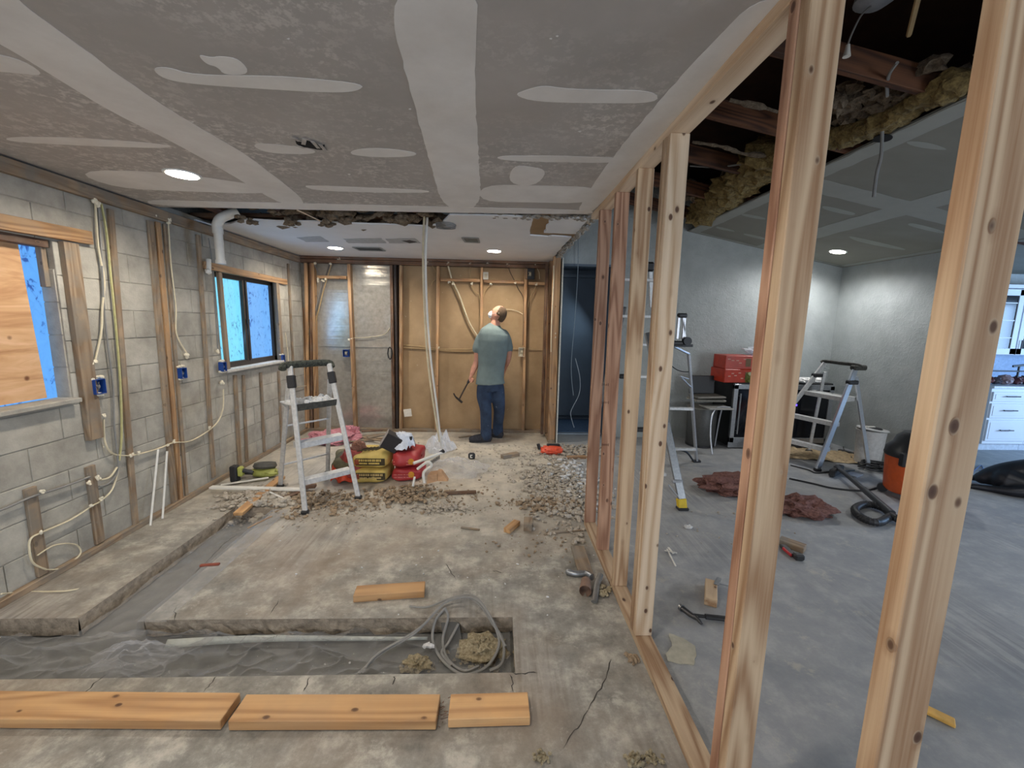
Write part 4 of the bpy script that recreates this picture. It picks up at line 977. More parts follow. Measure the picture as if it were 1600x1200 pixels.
a = DY(692, 707, 4.25); b = DY(646, 724, 4.05)
obj('pipe', MB().tube([a, b], .016, 10), WPL, t, smooth=True, M=Matrix()); obj('joint', MB().tube([a+V((-.03, 0, -.01)), a+V((.01, 0, .02))], .021, 10), BLK, t, smooth=True, M=Matrix())
m = MB().tube(smoothpts([DY(652, 733, 4.0), DY(668, 722, 4.0), DY(674, 728, 4.0), DY(662, 738, 3.98), DY(663, 755, 3.95)], 5), .014, 8); m.tube(smoothpts([DY(648, 745, 4), DY(645, 760, 3.95)], 4), .012, 8)
tag(obj('white_tubing', m, WPL, smooth=True), 'tangled white tubing in front of the red bags', 'tubing')
m = MB()
for k in range(7): m.tube([DY(673+2.2*k, 723-1.4*k, 4.05)+V((0, .02*math.cos(j), .022*math.sin(j))) for j in (0, 1.05, 2.1, 3.14, 4.2, 5.24)], .003, 5, closed=True)
tag(obj('coiled_spring_cord', m, BLK, smooth=True), 'short black coiled cord below the white pipe', 'cord')
# ceiling grille, vent holes and the recessed lamps
def vent(q, label, dark=True):
    pts = [F(x, y, ZC-.004) for x, y in q]; t = thing('ceiling_vent', label, 'vent', sum(pts, V())/4)
    obj('recess', MB().prism(pts, (0, 0, .002)), plain('vent_dark', S(44, 44, 42), .9) if dark else plain('vent_grey', S(120, 120, 112), .8), t, M=Matrix())
    m = MB()
    for i in range(4): m.beam(pts[i]+V((0, 0, -.003)), pts[(i+1) % 4]+V((0, 0, -.003)), .02, .008)
    obj('vent_frame', m, plain('vent_frame_grey', S(150, 150, 144), .7), t, M=Matrix())
    m = MB()
    for k in range(1, 5): m.beam(pts[0].lerp(pts[3], k/5), pts[1].lerp(pts[2], k/5), .006, .004)
    obj('slats', m, plain('vent_slat_grey', S(92, 92, 88), .7), t, M=Matrix())
    return t
vent([(551, 386), (593, 387), (602, 392), (562, 391)], 'dark rectangular air vent in the white far ceiling')
vent([(722, 371), (747, 372), (749, 379), (727, 378)], 'small grey air vent left of the right far ceiling lamp', False)
m = MB().prism(jag([F(x, y, ZC-.002) for x, y in ((628, 376), (640, 375), (652, 378), (640, 380))], .04, .01, 2), (0, 0, -.002))
tag(obj('ceiling_hole', m, plain('torn_hole_dark', S(70, 64, 58), .9)), 'small torn hole in the grey patch of the far ceiling', 'hole')
def can(p, label, power, r=.085, nrm=None, col=(1, .93, .83)):
    t = thing('recessed_light', label, 'ceiling light', p, 'recessed ceiling lamps')
    q = Quaternion() if nrm is None else V((0, 0, 1)).rotation_difference(V(nrm)); R = q.to_matrix()
    obj('trim_ring', MB().lathe([(r, -.006), (r*1.18, -.006), (r*1.2, -.001), (r, -.001)], p, 28, R), plain('white_lamp_trim', S(235, 235, 232), .4), t, smooth=True, M=Matrix())
    obj('lens', MB().lathe([(1e-6, -.007), (r, -.007)], p, 28, R), LAMP, t, M=Matrix())
    l = bpy.data.lights.new('lamp', 'SPOT'); l.energy = power; l.color = col; l.shadow_soft_size = r*.9; l.spot_size = math.radians(165); l.spot_blend = .6
    lo = bpy.data.objects.new('lamp', l); COL.objects.link(lo); lo.parent = t; lo.location = R @ V((0, 0, -.02)); lo.rotation_mode = 'QUATERNION'; lo.rotation_quaternion = q
    return t
PW = 78
can(F(285, 272, ZC), 'bright recessed lamp in the near drywall ceiling by the block wall', PW)
can(F(524, 387, ZC), 'left recessed lamp in the white far ceiling', PW)
can(F(772, 392, ZC), 'right recessed lamp in the white far ceiling above the man', PW)
can(VP(1309, 393, -.001), 'recessed lamp in the sloping ceiling over the grey corner', PW*1.0, nrm=(.187, 0, .982), col=(.97, .98, 1))
can(V((-2.0, .2, ZC)), 'recessed lamp of the near ceiling behind the viewpoint', PW); can(V((-.5, .8, ZC)), 'added unseen recessed lamp just overhead of the viewpoint', PW*.8)  # second lamp is added out of view to brighten the studs' left faces
can(V((4.3, 1.9, vz(4.3, -.001))), 'added unseen recessed lamp of the sloping ceiling beside the viewpoint', PW*.8, nrm=(.187, 0, .982), col=(.95, .97, 1))  # lamp added out of view to brighten the floor on the right
# ================================================================ FAR WALL ELECTRICS
YC = YB+.03
def bc(pts, r, m, label, Y=YC):
    return tag(cable('wall_cable', [DY(p[0], p[1], Y if len(p) < 3 else p[2]) for p in pts], r, m, None, flat=.7), label, 'cable')
bc([(490, 409), (497, 425), (505, 433), (503, 440), (497, 470), (488, 500), (484, 520), (488, 545)], .010, CABG, 'left of two grey cables crossing the first silver bay')
bc([(516, 409), (510, 428), (503, 450), (496, 480), (488, 512), (486, 522)], .010, plain('dark_cable', S(92, 86, 78), .6), 'dark cable crossing the first silver bay')
bc([(518, 412), (512, 432), (506, 452), (499, 480), (491, 512)], .010, CABT, 'tan cable crossing the first silver bay')
bc([(500, 541), (545, 542), (608, 543)], .006, CABG, 'level grey cable across both silver bays', YB+.08)
bc([(551, 528), (575, 527), (595, 524), (604, 520), (609, 512)], .007, CABW, 'white cable curving across the second silver bay', YB+.06)
bc([(630, 539), (655, 541), (683, 545), (710, 546), (745, 545)], .010, CABT, 'upper level tan cable across the brown bays', YB+.07)
bc([(630, 543), (660, 545), (683, 547), (710, 549), (745, 549)], .010, CABT, 'lower level tan cable across the brown bays', YB+.075)
bc([(790, 544), (820, 545), (850, 546)], .006, CABT, 'level cable behind the man to the right stud', YB+.07)
bc([(699, 411), (703, 425), (706, 437), (709, 443), (718, 462), (726, 485), (735, 507), (746, 525)], .017, CABW, 'thick cream cable slanting down behind the man')
bc([(704, 440), (713, 460), (722, 480), (728, 495)], .009, CABT, 'thin tan cable beside the thick slanting one', YB+.06)
bc([(735, 411), (735, 430), (738, 448), (745, 458), (750, 470), (749, 560)], .008, CABT, 'tan cable joining the stud right of the slanting cable')
bc([(766, 445), (760, 452), (755, 463), (754, 475)], .007, CABT, 'short cable left of the mask stud top')
bc([(793, 413), (797, 425), (803, 437), (809, 450), (818, 468), (818, 500), (817, 540)], .008, plain('dark_cable_2', S(80, 64, 50), .6), 'dark cable running down the right brown bay stud')
bc([(836, 414), (842, 425), (843, 436)], .008, CABW, 'short white cable beside the black box')
bc([(838, 446), (833, 456), (827, 468), (825, 480)], .006, CABT, 'short dark cable under the black box')
bc([(865, 415, 5.6), (865, 440, 5.6), (862, 500, 5.6), (861, 550, 5.6)], .010, CABW, 'white cable stapled down the return wall')
bc([(670, 411), (676, 416), (681, 424)], .008, CABT, 'short tan cable at the top left brown bay')
bc([(674, 446), (676, 440), (682, 436)], .007, CABT, 'small cable loop left of the brown bay stud')
bc([(789, 483), (800, 484), (810, 487), (817, 491)], .006, CABW, 'thin white cable right of the man head', YB+.06)
bc([(903, 345, 5.9), (903, 420, 5.9), (898, 500, 5.9), (893, 560, 5.9), (893, 590, 5.9), (896, 618, 5.9)], .007, plain('pale_hanging_wire', S(150, 160, 166), .5), 'left thin wire hanging before the blue hallway')
bc([(899, 560, 5.88), (906, 590, 5.88), (905, 615, 5.88), (893, 640, 5.88), (892, 650, 5.88), (897, 668, 5.88)], .007, plain('pale_hanging_wire_2', S(166, 174, 180), .5), 'right thin wire curling down before the blue hallway')
foam([(492, 411), (516, 412), (498, 436), (509, 436), (497, 439), (505, 439), (530, 404), (551, 529), (546, 531)], 0, 'cream foam dab on the silver bays framing', .017, YB+.01)
foam([(669, 411), (700, 412), (735, 412), (762, 411), (794, 414), (836, 414), (702, 441), (708, 443), (737, 443), (767, 444), (805, 442), (838, 444), (683, 540), (685, 543)], 0, 'cream foam dab on the brown bays framing', .016, YB+.01)
def ybox(x, y, w, h, m, label, Y=YB+.0, fm_=True):
    p = DY(x, y, Y); t = thing('outlet_box', label, 'electrical box', p-V((0, 0, h/2))); d = .05
    mb = MB()
    for c, s_ in (((0, 0, h/2), (w, d, .004)), ((0, 0, -h/2), (w, d, .004)), ((w/2, 0, 0), (.004, d, h)), ((-w/2, 0, 0), (.004, d, h)), ((0, d/2, 0), (w, .004, h))): mb.box(p+V(c), s_)
    obj('box_shell', mb, m, t, M=Matrix())
    mb = MB()
    for k in range(4): mb.tube(smoothpts([p+V((-.02+.012*k, .01, .03)), p+V((-.01+.008*k, -.02, 0)), p+V((-.02+.012*k, 0, -.03))], 4), .003, 5)
    obj('wire_ends', mb, CABW, t, M=Matrix()); return t
ybox(541, 552, .08, .10, BLUEP, 'blue outlet box on the stud between the silver bays')
ybox(828, 428, .13, .15, BLK, 'black junction box with wires at the top of the last brown bay')
ybox(759, 431, .07, .10, WPL, 'small white box above the blocking behind the man')
ybox(815, 550, .09, .13, plain('cream_box', S(206, 196, 172), .6), 'cream outlet box on the stud right of the man')
m = MB()
for k in range(3): m.tube([DY(609, 552, YB-.02)+V((.03*math.cos(a_/8*6.283), .01*k, .09*math.sin(a_/8*6.283))) for a_ in range(8)], .007, 6, closed=True)
tag(obj('cable_coil', m, CABK, smooth=True), 'small black cable coil on the dark stud by the pipe', 'cable coil')
p = DY(637, 645, YB-.01); t = tag(obj('white_card', MB().box(p, (.115, .006, .115), Matrix.Rotation(-.12, 3, 'Y'), .001), plain('white_card', S(226, 218, 204), .7)), 'small square white card leaning on the dark stud foot', 'card')
for i, (x, y) in enumerate(((868, 521), (868, 527))):
    obj('foam_dab', MB().blob(DY(x, y, 5.62), (.012, .01, .012), 1, .4, seed=i), FOAM, wb, M=Matrix())

# ================================================================ THE MAN
def skin_mat(): return plain('skin', S(196, 140, 116), .6, var=.08, sc=30)
SKIN = skin_mat(); TEE = plain('grey_green_tee', S(112, 126, 124), .9, var=.08, sc=14, bs=.3)
def denim():
    t = NT('blue_jeans_cloth'); n = t.noise(t.co(), 9, 4); sp = t.noise(t.co((1, 1, .8)), 26, 3, .6); r = t.ramp(n, 0, [(.3, S(32, 46, 68)), (.7, S(54, 72, 98))]); s2 = t.ramp(sp, 0, [(.70, (0, 0, 0)), (.75, (.8, .8, .8))])
    return t.set(t.mix((s2, 0), (r, 0), S(150, 158, 166)), .85, 0, (n, 0), .4, .01)
JEAN = denim(); BOOT = plain('dark_dusty_boot', S(48, 48, 54), .8, var=.5, sc=40); HAIR = plain('short_sandy_hair', S(92, 72, 52), .9, sc=90, var=.3, bs=.8)
def remeshed(name, mb, mats, parent, vox, sm=4):
    me = mb.mesh(name+'_src', mats if isinstance(mats, (list, tuple)) else [mats]); o = bpy.data.objects.new('tmp', me); COL.objects.link(o)
    r = o.modifiers.new('r', 'REMESH'); r.mode = 'VOXEL'; r.voxel_size = vox; s = o.modifiers.new('s', 'SMOOTH'); s.iterations = sm; s.factor = .5
    bpy.context.view_layer.update(); dg = bpy.context.evaluated_depsgraph_get(); me2 = bpy.data.meshes.new_from_object(o.evaluated_get(dg)); bpy.data.objects.remove(o)
    me2.name = name; me2.materials.clear()
    for q in (mats if isinstance(mats, (list, tuple)) else [mats]): me2.materials.append(q)
    for p in me2.polygons: p.use_smooth = True; p.material_index = 0
    return link(name, me2, parent)
def ell(mb, c, r, R=None, n=3): return mb.blob(c, r, n, 0, 1, R)
def limb(mb, pts, rs, flat=1.0, n=14, ax=None):
    sp_ = smoothpts(pts, 5); N = len(pts); rr_ = []
    for i in range(len(sp_)):
        t_ = i/(len(sp_)-1)*(N-1); k = min(int(t_), N-2); f = t_-k; rr_.append(rs[k]*(1-f)+rs[k+1]*f)
    mb.tube(sp_, rr_, n, flat=flat, ax=ax)
    if ax is not None: return
    ell(mb, pts[0], (rs[0]*.98,)*3, n=2); ell(mb, pts[-1], (rs[-1]*.98,)*3, n=2)
YM = 5.62
def PM(x, y, dy=0): return DY(x, y, YM+dy)
footL, footR = F(757, 690), F(779, 684)
man = thing('person', 'man in grey tee and blue jeans looking up at the wall, holding a claw tool', 'person', (0, YM, 0))
head = PM(779, 491); neck0 = PM(773, 508, .0)
body = MB()
Rh = Matrix.Rotation(-.50, 3, 'X')
# head tilted back, face turned up and to the left
fd = V((-.80, .30, .42)).normalized()         # direction of the face
upv = (V((.42, -.15, .9))-fd*V((.42, -.15, .9)).dot(fd)).normalized(); sd = fd.cross(upv)
RH = Matrix((sd, fd, upv)).transposed()       # columns: side, forward, up
def hp(s_, f_, u_): return head+RH @ V((s_, f_, u_))
body.blob(head, (.078, .100, .118), 3, 0, 1, RH); ell(body, hp(0, .03, -.075), (.052, .058, .055), RH, 2)
body.blob(hp(0, .098, -.012), (.014, .02, .026), 2, 0, 1, RH)               # nose
for s_ in (-1, 1):
    body.blob(hp(s_*.079, -.008, -.012), (.010, .022, .034), 2, .2, 2, RH)  # ears
    body.blob(hp(s_*.03, .083, .028), (.022, .012, .008), 2, 0, 1, RH)      # brows
chest = PM(771, 545); pelvis = PM(766, 592); shL = PM(748, 521, .02); shR = PM(792, 523, .06)
limb(body, [hp(0, -.015, -.085), neck0, PM(771, 517)], [.058, .062, .075])
body.tube([PM(773, 510), PM(772, 516), PM(771, 526), PM(771, 545), PM(768, 572), PM(766, 596)], [.07, .13, .175, .17, .15, .155], 20, flat=.62, ax=(1, .1, 0))
elL = PM(746, 562, .02); wrL = PM(737, 585, -.02)
limb(body, [PM(755, 522, .01), PM(747, 542, .01), elL, PM(741, 575, 0), wrL], [.062, .055, .045, .042, .030])
elR = PM(793, 562, .14); limb(body, [PM(788, 522, .05), PM(794, 545, .1), elR, PM(788, 575, .30), PM(784, 588, .36)], [.062, .055, .045, .04, .03])
# hands with five fingers each
def hand(mb, w, d, side, curl_to, s=1.0):
    d = V(d).normalized(); side = V(side).normalized(); nrm = d.cross(side)
    ell(mb, w+d*.045*s, (.040*s, .045*s, .022*s), Matrix((side, d, nrm)).transposed(), 2)
    for k, (o_, L) in enumerate(((-.028, .062), (-.010, .072), (.009, .067), (.027, .052))):
        b0 = w+d*.078*s+side*o_*s; c_ = V(curl_to)
        mb.tube(smoothpts([b0-d*.02, b0, b0+(d*.55+c_*.55).normalized()*L*.45*s, b0+(d*.15+c_).normalized()*L*.75*s+d*.012, b0+(c_-d*.5).normalized()*L*.8*s], 3), .0095*s, 7)
    b0 = w+d*.03*s-side*.034*s
    mb.tube(smoothpts([b0, b0-side*.02*s+d*.025*s+V(curl_to)*.012, b0-side*.005*s+d*.048*s+V(curl_to)*.035], 3), .011*s, 7)
hd = (PM(730, 603, -.03)-wrL).normalized()
hand(body, wrL, hd, (0, -1, .1), (.75, 0, -.1)); hand(body, PM(784, 588, .36), (-.1, .3, -1), (1, .2, 0), (-.3, -.5, 0))
# legs inside the jeans, feet inside the boots
kL, kR = DY(759, 640, YM-.02), DY(780, 640, YM+.08); aL = V((footL.x+.01, footL.y-.0, .10)); aR = V((footR.x-.01, footR.y+.02, .10))
hL, hR = PM(757, 600, 0), PM(776, 600, .04)
limb(body, [PM(757, 604, 0), PM(756, 620, 0), kL, V((footL.x+.02, footL.y, .22)), aL], [.075, .07, .05, .04, .035]); limb(body, [PM(776, 604, .04), PM(778, 620, .05), kR, V((footR.x-.01, footR.y+.02, .22)), aR], [.075, .07, .05, .04, .035])
for a_, d_ in ((aL, (-.75, -.25, 0)), (aR, (-.6, .5, 0))): limb(body, [a_+V((0, 0, -.04)), a_+V((0, 0, -.065))+V(d_).normalized()*.12], [.03, .024])
remeshed('body', body, SKIN, man, .0085, 3)
# face details on the visible side
m = MB()
for s_ in (-1, 1): m.blob(hp(s_*.030, .088, .012), (.012, .009, .007), 2, 0, 1, RH)
obj('eyes', m, plain('eye', S(60, 50, 44), .3), man, smooth=True, M=Matrix())
obj('mouth', MB().blob(hp(0, .088, -.062), (.024, .008, .006), 2, 0, 1, RH), plain('lips', S(150, 88, 80), .6), man, smooth=True, M=Matrix())
m = MB().blob(hp(0, .085, -.052), (.058, .048, .052), 3, .12, 2, RH); obj('dust_mask', m, plain('white_mask', S(238, 236, 230), .8), man, smooth=True, M=Matrix())
m = MB()
for s_ in (-1, 1): m.tube(smoothpts([hp(s_*.05, .07, -.03), hp(s_*.078, .02, .0), hp(s_*.084, -.03, .03)], 4), .003, 5)
obj('mask_strap', m, WPL, man, smooth=True, M=Matrix())
# hair: a cap over back and sides, thin at the crown
hm_ = MB(); bm = bmesh.new(); bmesh.ops.create_icosphere(bm, subdivisions=4, radius=1)
vs = []; ok = {}
for v in bm.verts:
    q = V((v.co.x*.083, v.co.y*.105, v.co.z*.122))*(1+.02*noise.noise(v.co*9)); ok[v.index] = (v.co.y < .10 and v.co.z > -.62 and v.co.z < .93 and not (abs(v.co.x) > .8 and v.co.z < -.1 and v.co.y > -.4)) ; vs.append(head+RH @ q)
fs = [tuple(v.index for v in f.verts) for f in bm.faces if all(ok[v.index] for v in f.verts)]; bm.free()
used = sorted({i for f in fs for i in f}); mp_ = {j: i for i, j in enumerate(used)}
hm_.add([vs[i] for i in used], [tuple(mp_[i] for i in f) for f in fs]); ho = obj('hair', hm_, HAIR, man, smooth=True, M=Matrix()); ho.modifiers.new('s', 'SOLIDIFY').thickness = -.006
# shirt
sh_ = MB(); limb(sh_, [PM(774, 507), PM(773, 510), PM(772, 515), PM(771, 522), PM(771, 532), PM(770, 547), PM(768, 572), PM(766, 590), PM(766, 600)], [.07, .105, .16, .20, .212, .205, .182, .19, .205], .70, 28, (1, .12, 0))
limb(sh_, [PM(757, 522, .015), PM(751, 531, .015), PM(746, 545, .01)], [.07, .075, .074]); limb(sh_, [PM(787, 522, .05), PM(791, 532, .08), PM(794, 545, .11)], [.07, .075, .070])
remeshed('tee_shirt', sh_, TEE, man, .011, 4)
m = MB()
obj('collar', MB().tube([PM(772, 510)+V((.085*math.cos(a_), .06*math.sin(a_), .012*math.sin(a_))) for a_ in [k/18*6.283 for k in range(18)]], .008, 6, closed=True), plain('tee_collar', S(96, 110, 108), .9), man, smooth=True, M=Matrix())
j_ = MB(); j_.tube([PM(766, 590), PM(766, 597), PM(766, 608, .02)], [.165, .175, .175], 22, flat=.72, ax=(1, .1, 0))
limb(j_, [PM(757, 604, 0), PM(756, 620, 0), kL, V((footL.x+.02, footL.y, .22)), V((footL.x+.02, footL.y, .085))], [.105, .10, .082, .078, .082]); limb(j_, [PM(776, 604, .04), PM(778, 620, .05), kR, V((footR.x-.01, footR.y+.02, .22)), V((footR.x-.01, footR.y+.02, .085))], [.105, .10, .080, .076, .080])
remeshed('jeans', j_, JEAN, man, .011, 3)
for nm, a_, d_ in (('boot', aL+V((.01, 0, 0)), V((-.9, -.15, 0))), ('boot', aR, V((-.75, .45, 0)))):
    d_ = d_.normalized(); b_ = MB(); limb(b_, [a_+V((0, 0, .02)), a_+V((0, 0, -.05))-d_*.02], [.058, .056])
    limb(b_, [a_+V((0, 0, -.045))-d_*.04, a_+V((0, 0, -.045))+d_*.10, a_+V((0, 0, -.055))+d_*.20], [.056, .058, .045])
    remeshed(nm, b_, BOOT, man, .009, 2)
    m = MB(); q = a_+d_*.08; m.prism([V((q.x, q.y, .003))+Matrix.Rotation(math.atan2(d_.y, d_.x), 3, 'Z') @ V((.155*math.cos(k/16*6.283), .056*math.sin(k/16*6.283), 0)) for k in range(16)], (0, 0, .02)); obj('boot_sole', m, BLK, man, M=Matrix())
# the claw tool held in the left hand
t = thing('pry_hammer', 'long handled claw tool held in the left hand of the man', 'hammer', DY(722, 625, YM-.03))
h0 = DY(738, 584, YM-.03); h1 = DY(718, 622, YM-.05); hb = wrL+hd*.06
d_ = (h1-h0).normalized(); h0 = hb-d_*.10; h1 = hb+d_*.33
obj('grip', MB().tube([h0, hb+d_*.07], .017, 10), BLK, t, smooth=True, M=Matrix()); obj('shaft', MB().tube([hb+d_*.06, h1], .010, 8), plain('dark_steel', S(70, 62, 58), .45, .6), t, smooth=True, M=Matrix())
s_ = V((-.75, 0, .66)).normalized()
m = MB().tube(smoothpts([h1-s_*.005, h1+s_*.06, h1+s_*.11-d_*.02], 4), [.014]*4+[.010]*4+[.004], 8); m.tube([h1+s_*.0, h1-s_*.06], .016, 8)
obj('claw_head', m, plain('dark_steel_head', S(60, 54, 52), .4, .7), t, smooth=True, M=Matrix())

# ================================================================ STEP LADDERS
def rail(mb, p0, p1, w=.055, d=.025): mb.beam(p0, p1, w, d, (0, 1, 0), .004)
t = thing('step_ladder', 'aluminium step ladder with a dust speckled platform beside the block wall', 'step ladder', F(500, 770))
FL, FR_, BL, BR = F(547-70, 803), F(560, 780), F(438, 762), F(512, 741)
zt = 1.30; 
tl = DY(453, 572, 3.62); tr = DY(514, 568, 3.93)
tl = V((tl.x, tl.y, tl.z)); 
def lr(nm, a, b, m, w=.042, d=.024, up=(0, 1, 0)): return obj(nm, MB().beam(a, b, w, d, up, .004), m, t, M=Matrix())
side = (FR_-FL).normalized()
lr('front_rail', FL+V((0, 0, .02)), tl, ALUD); lr('front_rail', FR_+V((0, 0, .02)), tr, ALUD)
btl = tl+V((-.05, .06, -.16)); btr = tr+V((-.02, .05, -.16))
lr('rear_leg', BL+V((0, 0, .02)), btl, ALUD, .04, .022); lr('rear_leg', BR+V((0, 0, .02)), btr, ALUD, .04, .022)
for p in (FL, FR_, BL, BR): obj('foot', MB().box(p+V((0, 0, .018)), (.06, .05, .035), None, .008), BLK, t, M=Matrix())
def onrail(f, z): a, b = (FL, tl) if f == 0 else (FR_, tr); k = z/b.z; return a.lerp(b, k)
def step(z, d, th, m, nm='step'):
    a, b = onrail(0, z), onrail(1, z); n_ = V((-(b-a).y, (b-a).x, 0)).normalized()
    mb = MB().prism([a, b, b+n_*d, a+n_*d], (0, 0, -th)); return obj(nm, mb, m, t, M=Matrix())
step(.28, .09, .045, ALUD); step(.60, .10, .05, ALUD)
step(.93, .26, .012, plain('plaster_dusted_metal', S(206, 206, 204), .9, var=.2, sc=40), 'platform')
a, b = onrail(0, .93), onrail(1, .93); n_ = V((-(b-a).y, (b-a).x, 0)).normalized()
obj('platform_edge', MB().prism([a-n_*.015, b-n_*.015, b+n_*.02, a+n_*.02], (0, 0, -.055)), DKP, t, M=Matrix())
obj('platform_brace', MB().beam(a+n_*.24, btl.lerp(BL, .22), .03, .012).beam(b+n_*.24, btr.lerp(BR, .22), .03, .012), ALUD, t, M=Matrix())
m = MB(); r = random.Random(3)
for k in range(46): 
    q = a.lerp(b, r.uniform(.05, .95))+n_*r.uniform(.02, .24); m.blob(q+V((0, 0, .004)), (r.uniform(.008, .028),)*3, 1, .8, seed=k)
tag(obj('plaster_lumps', m, RUBW), 'white plaster crumbs on the ladder platform', 'crumbs', kind='stuff')
hp0 = DY(441, 573, 3.6); hp1 = DY(518, 569, 3.95)
obj('top_handle', MB().tube(smoothpts([hp0+V((0, 0, -.02)), hp0+V((.03, .0, .012)), hp0.lerp(hp1, .5)+V((0, 0, .016)), hp1+V((-.03, 0, .012)), hp1+V((.0, 0, -.03))], 5), .033, 12, flat=.8), GRN, t, smooth=True, M=Matrix())
for f in (0, 1): 
    q = onrail(f, 1.30-.17+.0); a_, b_ = (FL, tl) if f == 0 else (FR_, tr); d2 = (b_-a_).normalized(); obj('rail_joint', MB().beam(q-d2*.055, q+d2*.055, .062, .05, (0, 1, 0), .006), BLK, t, M=Matrix())
for z_, pa, pb in ((.24, BL, BR),):
    obj('rear_brace', MB().beam(BL.lerp(btl, z_), BR.lerp(btr, z_), .03, .012), ALUD, t, M=Matrix())
obj('rear_brace', MB().beam(BL.lerp(btl, .62), BR.lerp(btr, .62), .03, .012), ALUD, t, M=Matrix())

# second platform ladder, window glare put into the colour of two rails
BALU = plain('window_lit_aluminium', S(226, 230, 236), .28, .9, var=.04, sc=50)
t = thing('step_ladder', 'aluminium step ladder standing in front of the grey wall beside the vacuum', 'step ladder', F(1310, 730))
fl_, fr_ = F(1275, 735), F(1235, 690); rl_, rr_ = F(1357, 733), F(1310, 697)
fl_ = F(1277, 736); fr2 = V((3.45, 5.15, 0))
tl = DY(1338, 573, 4.75); tr = DY(1289, 567, 5.25)
lr('front_rail', fl_+V((0, 0, .02)), tl, BALU, .06, .03); lr('front_rail', fr2+V((0, 0, .02)), tr, ALUD, .055, .026)
lr('rear_leg', rl_+V((0, 0, .02)), tl+V((.03, .02, -.12)), BALU, .045, .024); lr('rear_leg', V((4.30, 5.30, .02)), tr+V((.03, .02, -.12)), ALUD, .04, .022)
for p in (fl_, fr2, rl_, V((4.30, 5.30, 0))): obj('foot', MB().box(p+V((0, 0, .018)), (.07, .06, .035), None, .008), BLK, t, M=Matrix())
for k, dpt in ((.22, .08), (.46, .08)): a, b = fl_.lerp(tl, k), fr2.lerp(tr, k); obj('step', MB().prism([a, b, b+V((.08, .03, 0)), a+V((.08, .03, 0))], (0, 0, -.05)), ALUD, t, M=Matrix())
a, b = fl_.lerp(tl, .70), fr2.lerp(tr, .70); obj('platform', MB().prism([a+V((.22, .08, 0)), a, b, b+V((.22, .08, 0))], (0, 0, -.05)), ALUD, t, M=Matrix())
obj('top_handle', MB().tube(smoothpts([tl+V((.06, .0, .0)), tl+V((.0, 0, .02)), tl.lerp(tr, .5)+V((0, 0, .02)), tr+V((0, 0, .02)), tr+V((-.02, .03, 0))], 5), .028, 12, flat=.7), DKP, t, smooth=True, M=Matrix())
obj('top_cap', MB().box(tl+V((.03, 0, -.01)), (.16, .09, .06), None, .015), DKP, t, M=Matrix())
for a_, b_ in ((fl_, tl), (fr2, tr)): d2 = (b_-a_).normalized(); q = b_-d2*.20; obj('rail_joint', MB().box(q+V((.02, 0, 0)), (.12, .07, .05), None, .01), BLK, t, M=Matrix())

# tall work ladder behind the stud wall
t = thing('extension_ladder', 'tall grey articulated ladder with a yellow foot behind the stud wall', 'ladder', F(1020, 740))
yf = F(1066, 796); gb = F(1088, 722)
A0 = yf; A1 = DY(1035, 640, yf.y+.28)
lr('front_rail', A0+V((0, 0, .06)), DY(1040, 660, 3.80), STEEL, .07, .028)
lr('front_rail', DY(1040, 660, 3.80), DY(1012, 520, 4.15), STEEL, .06, .028)
lr('rail_tip', A0+V((0, 0, .0)), A0+V((-.012, .015, .10)), plain('yellow_foot_sleeve', S(226, 190, 36), .5), .08, .05); obj('foot', MB().box(A0+V((0, 0, .012)), (.10, .07, .025), None, .006), BLK, t, M=Matrix())
lr('rear_rail', gb+V((0, 0, .02)), DY(1076, 553, gb.y-.25), ALU, .05, .025, (1, 0, 0))
obj('foot', MB().box(gb+V((0, 0, .014)), (.10, .05, .028), None, .006), BLK, t, M=Matrix())
Fo = V((.98, 4.15, 0)); 
Lg = F(921, 700); lr('front_rail', Lg, DY(975, 480, 4.5), STEEL, .055, .028)
q0 = DY(1076, 553, gb.y-.25); q1 = DY(1040, 535, gb.y-.35)
obj('hinge_arm', MB().beam(q0, q1, .04, .02), ALU, t, M=Matrix()); obj('stay', MB().beam(DY(1075, 592, 4.62), DY(1062, 588, 4.5), .03, .012), ALU, t, M=Matrix()).data
obj('stay', MB().beam(DY(1080, 606, 4.63), DY(1064, 590, 4.5), .03, .012), ALU, t, M=Matrix())
for k, (x0, x1, y0_, Y_) in enumerate(((968, 1024, 437, 4.4), (967, 1030, 494, 4.4), (980, 1034, 538, 4.3), (985, 1046, 588, 4.3), (1045, 1082, 638, 4.5), (1000, 1040, 740, 3.9), (1044, 1086, 701, 4.75))):
    obj('rung', MB().beam(DY(x0, y0_, Y_), DY(x1, y0_+1, Y_), .05, .03), ALUD, t, M=Matrix())
obj('corner_brace', MB().tube(smoothpts([DY(1055, 702, 4.78), DY(1072, 706, 4.80), DY(1082, 718, 4.83), DY(1086, 722, 4.85)], 5), .012, 8), BLK, t, smooth=True, M=Matrix())
for (x, y, Y_, s_) in ((1040, 690, 3.75, .02), (1058, 752, 3.6, .025)): obj('bracket', MB().box(DY(x, y, Y_), (.10, .03, .035), None, .01), ALU, t, M=Matrix())
obj('stay', MB().beam(DY(1044, 757, 3.6), DY(1064, 781, 3.54), .02, .012), ALU, t, M=Matrix())
for (x, y, w_) in ((1066, 493, .10), (1056, 536, .16), (972, 588, .07), (1000, 671, .10)): obj('hinge_lock', MB().box(DY(x, y, 4.5), (w_, .06, .05), None, .012), BLK, t, M=Matrix())
obj('hinge_bar', MB().beam(DY(1050, 540, 4.5), DY(1082, 540, 4.5), .03, .03), BLK, t, M=Matrix()); obj('hinge_wheel', MB().lathe([(1e-6, -.03), (.045, -.03), (.045, .03), (1e-6, .03)], DY(1073, 533, 4.48), 16, Matrix.Rotation(1.57, 3, 'X')), BLK, t, smooth=True, M=Matrix())
